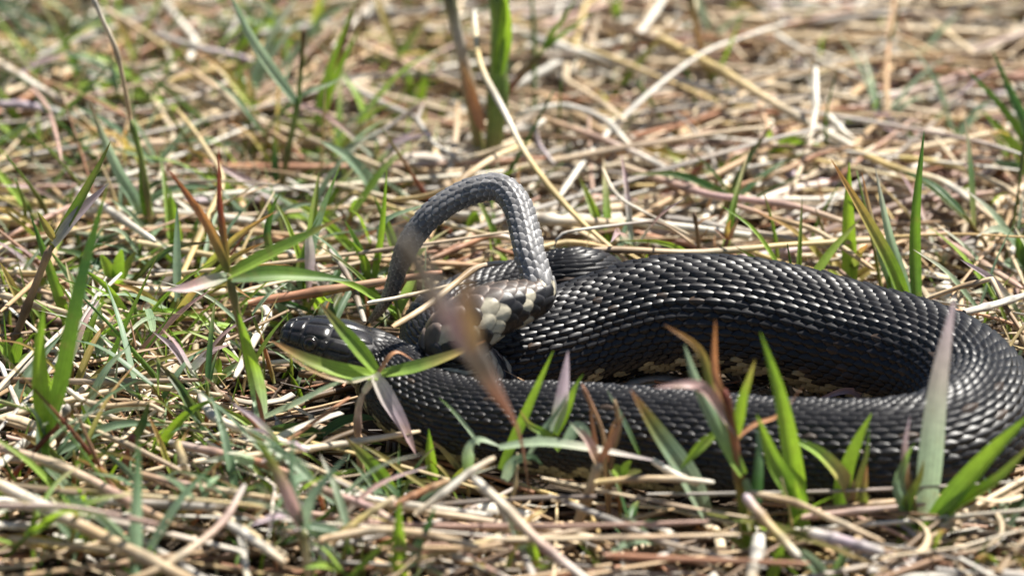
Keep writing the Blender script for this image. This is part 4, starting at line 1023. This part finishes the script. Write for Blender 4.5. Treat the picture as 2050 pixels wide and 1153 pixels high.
# ------------------------------------------------------------------ the many other straws and sprigs, each its own thing
def place_words(x, y, px, py):
    if y > 14: return 'in background litter ' + ('behind the left weeds' if px < 620 else 'around the tall green culm' if px < 1250 else 'around the thick golden straw' if px < 1700 else 'near the fan of stiff blades')
    if y > -1: return 'in the litter ' + ('among the left weeds' if px < 420 else 'behind the snake\'s head' if px < 760 else 'around the raised tail' if px < 1240 else 'just behind the thick coil')
    if y > -16: return 'in the litter ' + ('left of the snake\'s head' if px < 800 else 'inside the snake\'s loop' if px < 1900 else 'beside the coil\'s right bend')
    return 'in the front litter ' + ('below the tall left shoot' if px < 430 else 'before the snake\'s throat' if px < 1000 else 'before the near coil' if px < 1600 else 'below the long pale blade')
def to_px(p):
    d = (p - CAM) @ FWD
    return IW / 2 + p[0] / d / PXF, IH / 2 - (p @ UP) / d / PXF
tone = {'straw': 'pale straw-coloured', 'white': 'bleached white', 'tan': 'tan', 'grey': 'grey weathered', 'rust': 'rusty', 'yellow': 'yellow', 'rose': 'rosy brown', 'brown': 'dark brown'}
tn = list(tone); tw = np.array([0.26, 0.17, 0.16, 0.12, 0.06, 0.11, 0.08, 0.04])
made = 0; tries = 0
while made < 235 and tries < 4000:
    tries += 1
    px, py = rng.uniform(-40, 2090), rng.uniform(-20, 1170)
    p = W(px, py, rng.uniform(0.7, 2.0))
    Ln = rng.uniform(4, 15) * (1.0 if p[1] < 5 else 1.2); th = rng.normal(-0.15, 0.55) if rng.random() < 0.7 else rng.uniform(-1.5, 1.5)
    n_ = 8; cv = rng.normal(0, 0.016); kk = rng.integers(2, 6); ka = rng.normal(0, 0.35) if rng.random() < 0.5 else 0
    P = [p - np.array([math.cos(th), math.sin(th), 0]) * Ln / 2]; sl = rng.normal(0, 0.09); a_ = th
    for j in range(1, n_):
        a_ += cv * Ln / n_ + (ka if j == kk else 0)
        P.append(P[-1] + np.array([math.cos(a_), math.sin(a_), sl]) * Ln / (n_ - 1))
    P = np.array(P); P[:, 2] = np.clip(P[:, 2], 0.15, 3.5)
    if hides_head(P): continue
    if not clear_of_snake(P[None], 0.2)[0]: continue
    if -28 < P[:, 1].mean() < -15 and P[:, 2].max() > 2.3 and p[0] > -6: continue
    k1 = rng.choice(tn, p=tw / tw.sum()); k2 = rng.choice(tn)
    r = rng.uniform(0.07, 0.19)
    c0, c2 = np.array(G[k1]), np.array(G[k2])
    v, f, c, l = tube_geo(P, [r, r * 0.95, r * 0.7], [c0, c0 * rng.uniform(0.8, 1.1), c0 * 0.6 + c2 * 0.4, c0], n=18, flat=rng.choice([0.45, 0.7, 1.0]), nodes=(rng.uniform(0.2, 0.8),))
    o = P.mean(0); o[2] = 0.2
    where = place_words(p[0], p[1], px, py)
    shp_ = ('kinked' if abs(ka) > 0.15 else 'curved' if abs(cv) > 0.016 else 'straight') + (' short' if Ln < 7 else ' long' if Ln > 12 else '')
    lab = f"{shp_} {tone[k1]} {'thick' if r > 0.14 else 'thin'} straw {where}"
    ob = link_mesh('dry_straw', v, f, M_STRAW, None, c, l, origin=o)
    tag(ob, lab, 'straw', f"{shp_} {tone[k1]} {'thick' if r > 0.14 else 'thin'} straws {where}")
    made += 1

made = 0; tries = 0
kinds = [('bright green', ['bright bright green', 'bright green straw', 'green bright olive']), ('blue-green', ['blue blue deep', 'pale blue pale', 'blue pale white']),
         ('dark green', ['deep deep olive', 'deep blue deep', 'olive deep brown']), ('lilac-tipped', ['pale lilac pink', 'green lilac lilac', 'blue pink lilac']), ('orange-tipped', ['green olive orange', 'bright amber orange', 'olive amber rust'])]
kw = np.array([0.26, 0.26, 0.18, 0.14, 0.16])
while made < 190 and tries < 5000:
    tries += 1
    px, py = rng.uniform(-40, 2090), rng.uniform(10, 1190)
    p = W(px, py, -0.3)
    dens = 0.8 if px < 700 else 0.42
    if py < 560 and px > 760: dens = 0.13
    if rng.random() > dens: continue
    infront = p[1] < -15 and px > 700
    hs = 0.5 if infront else 1.0
    if p[1] < -27: hs = 0.6
    ki = rng.choice(5, p=kw)
    Hs = rng.uniform(0.6, 2.8) * hs; lean = rng.normal(0, 0.5, 2)
    top = p + np.array([lean[0] * Hs, lean[1] * Hs, Hs])
    nl = rng.integers(2, 5); lvs = []
    ok = clear_of_snake(np.array([[p + [0, 0, 0.5], top]]), 0.3)[0]
    for q in range(nl):
        az = rng.uniform(0, 2 * math.pi); up = rng.uniform(0.15, 1.2)
        dv = np.array([math.cos(az), math.sin(az) * 0.8, up]); dv /= np.linalg.norm(dv)
        ln = rng.uniform(1.8, 5.8) * (hs ** 0.5); st = p + (top - p) * rng.uniform(0.5, 1.0)
        P = np.array([st, st + dv * ln * 0.5 + [0, 0, ln * 0.06], st + dv * ln - [0, 0, ln * rng.uniform(0, 0.14)]])
        P[:, 2] = np.maximum(P[:, 2], 0.1)
        ok &= clear_of_snake(np.array([catmull(P, 6)]), 0.2)[0]
        ok &= not hides_head(P)
        lvs.append((P, rng.uniform(0.14, 0.46), random.choice(kinds[ki][1])))
    if not ok: continue
    where = place_words(p[0], p[1], px, py)
    e = empty('grass_sprig', p)
    sz = 'low' if Hs < 1.0 else 'tall' if Hs > 2.0 else 'small'
    nm = ['two', 'three', 'four'][nl - 2] + '-leaved'
    tag(e, f'{sz} {nm} {kinds[ki][0]} grass sprig {where}', 'grass', f'{sz} {nm} {kinds[ki][0]} grass sprigs {where}')
    v, f, c, l = tube_geo(np.array([p, (p + top) / 2 + [0.05, 0, 0], top]), [0.10, 0.08, 0.06], C(random.choice(['olive green', 'rust olive', 'tan green', 'olive rust green'])), n=9, sides=6)
    link_mesh('stem', v, f, M_LEAF, e, c, l, origin=p)
    for P, w_, cs in lvs:
        v, f, c, l = ribbon_geo(P, w_, np.array(C(cs)) * rng.uniform(0.75, 1.15), rng.uniform(-0.6, 0.6), rng.uniform(0.15, 0.5), rng.uniform(-0.5, 0.8), n=10)
        link_mesh('leaf', v, f, M_LEAF, e, c, l, origin=p)
    made += 1

# thin leaning stalks
made = 0; tries = 0
sk = [('olive', 'olive olive green'), ('dark green', 'deep green deep'), ('brown', 'brown rust brown'), ('straw-yellow', 'straw yellow straw'), ('reddish', 'rust red olive')]
while made < 70 and tries < 1500:
    tries += 1
    px, py = (rng.uniform(-20, 760), rng.uniform(120, 1150)) if rng.random() < 0.62 else (rng.uniform(760, 2060), rng.uniform(60, 1150))
    p = W(px, py, -0.3); ln = rng.uniform(3.0, 7.5)
    if p[1] < -15 and px > 700: ln = min(ln, 3.5)
    az = rng.uniform(0, 2 * math.pi); up = rng.uniform(0.5, 1.6)
    dv = np.array([math.cos(az), 0.5 * math.sin(az), up]); dv /= np.linalg.norm(dv)
    P = np.array([p, p + dv * ln * 0.5 + [0, 0, 0.15], p + dv * ln + rng.normal(0, 0.35, 3)])
    if hides_head(P) or not clear_of_snake(catmull(P, 8)[None], 0.25)[0]: continue
    k_ = rng.integers(0, 5); where = place_words(p[0], p[1], px, py)
    r = rng.uniform(0.045, 0.10)
    v, f, c, l = tube_geo(P, [r * 1.2, r, r * 0.4], C(sk[k_][1]), n=12, sides=6, nodes=(rng.uniform(0.3, 0.7),))
    ob = link_mesh('grass_stalk', v, f, M_STRAW if k_ in (2, 3) else M_LEAF, None, c, l, origin=p)
    tl_ = ('upright ' if up > 1.1 else 'leaning ') + ('long ' if ln > 5.2 else 'short ')
    tag(ob, f'thin {tl_}{sk[k_][0]} grass stalk {where}', 'grass stalk', f'thin {tl_}{sk[k_][0]} grass stalks {where}')
    made += 1
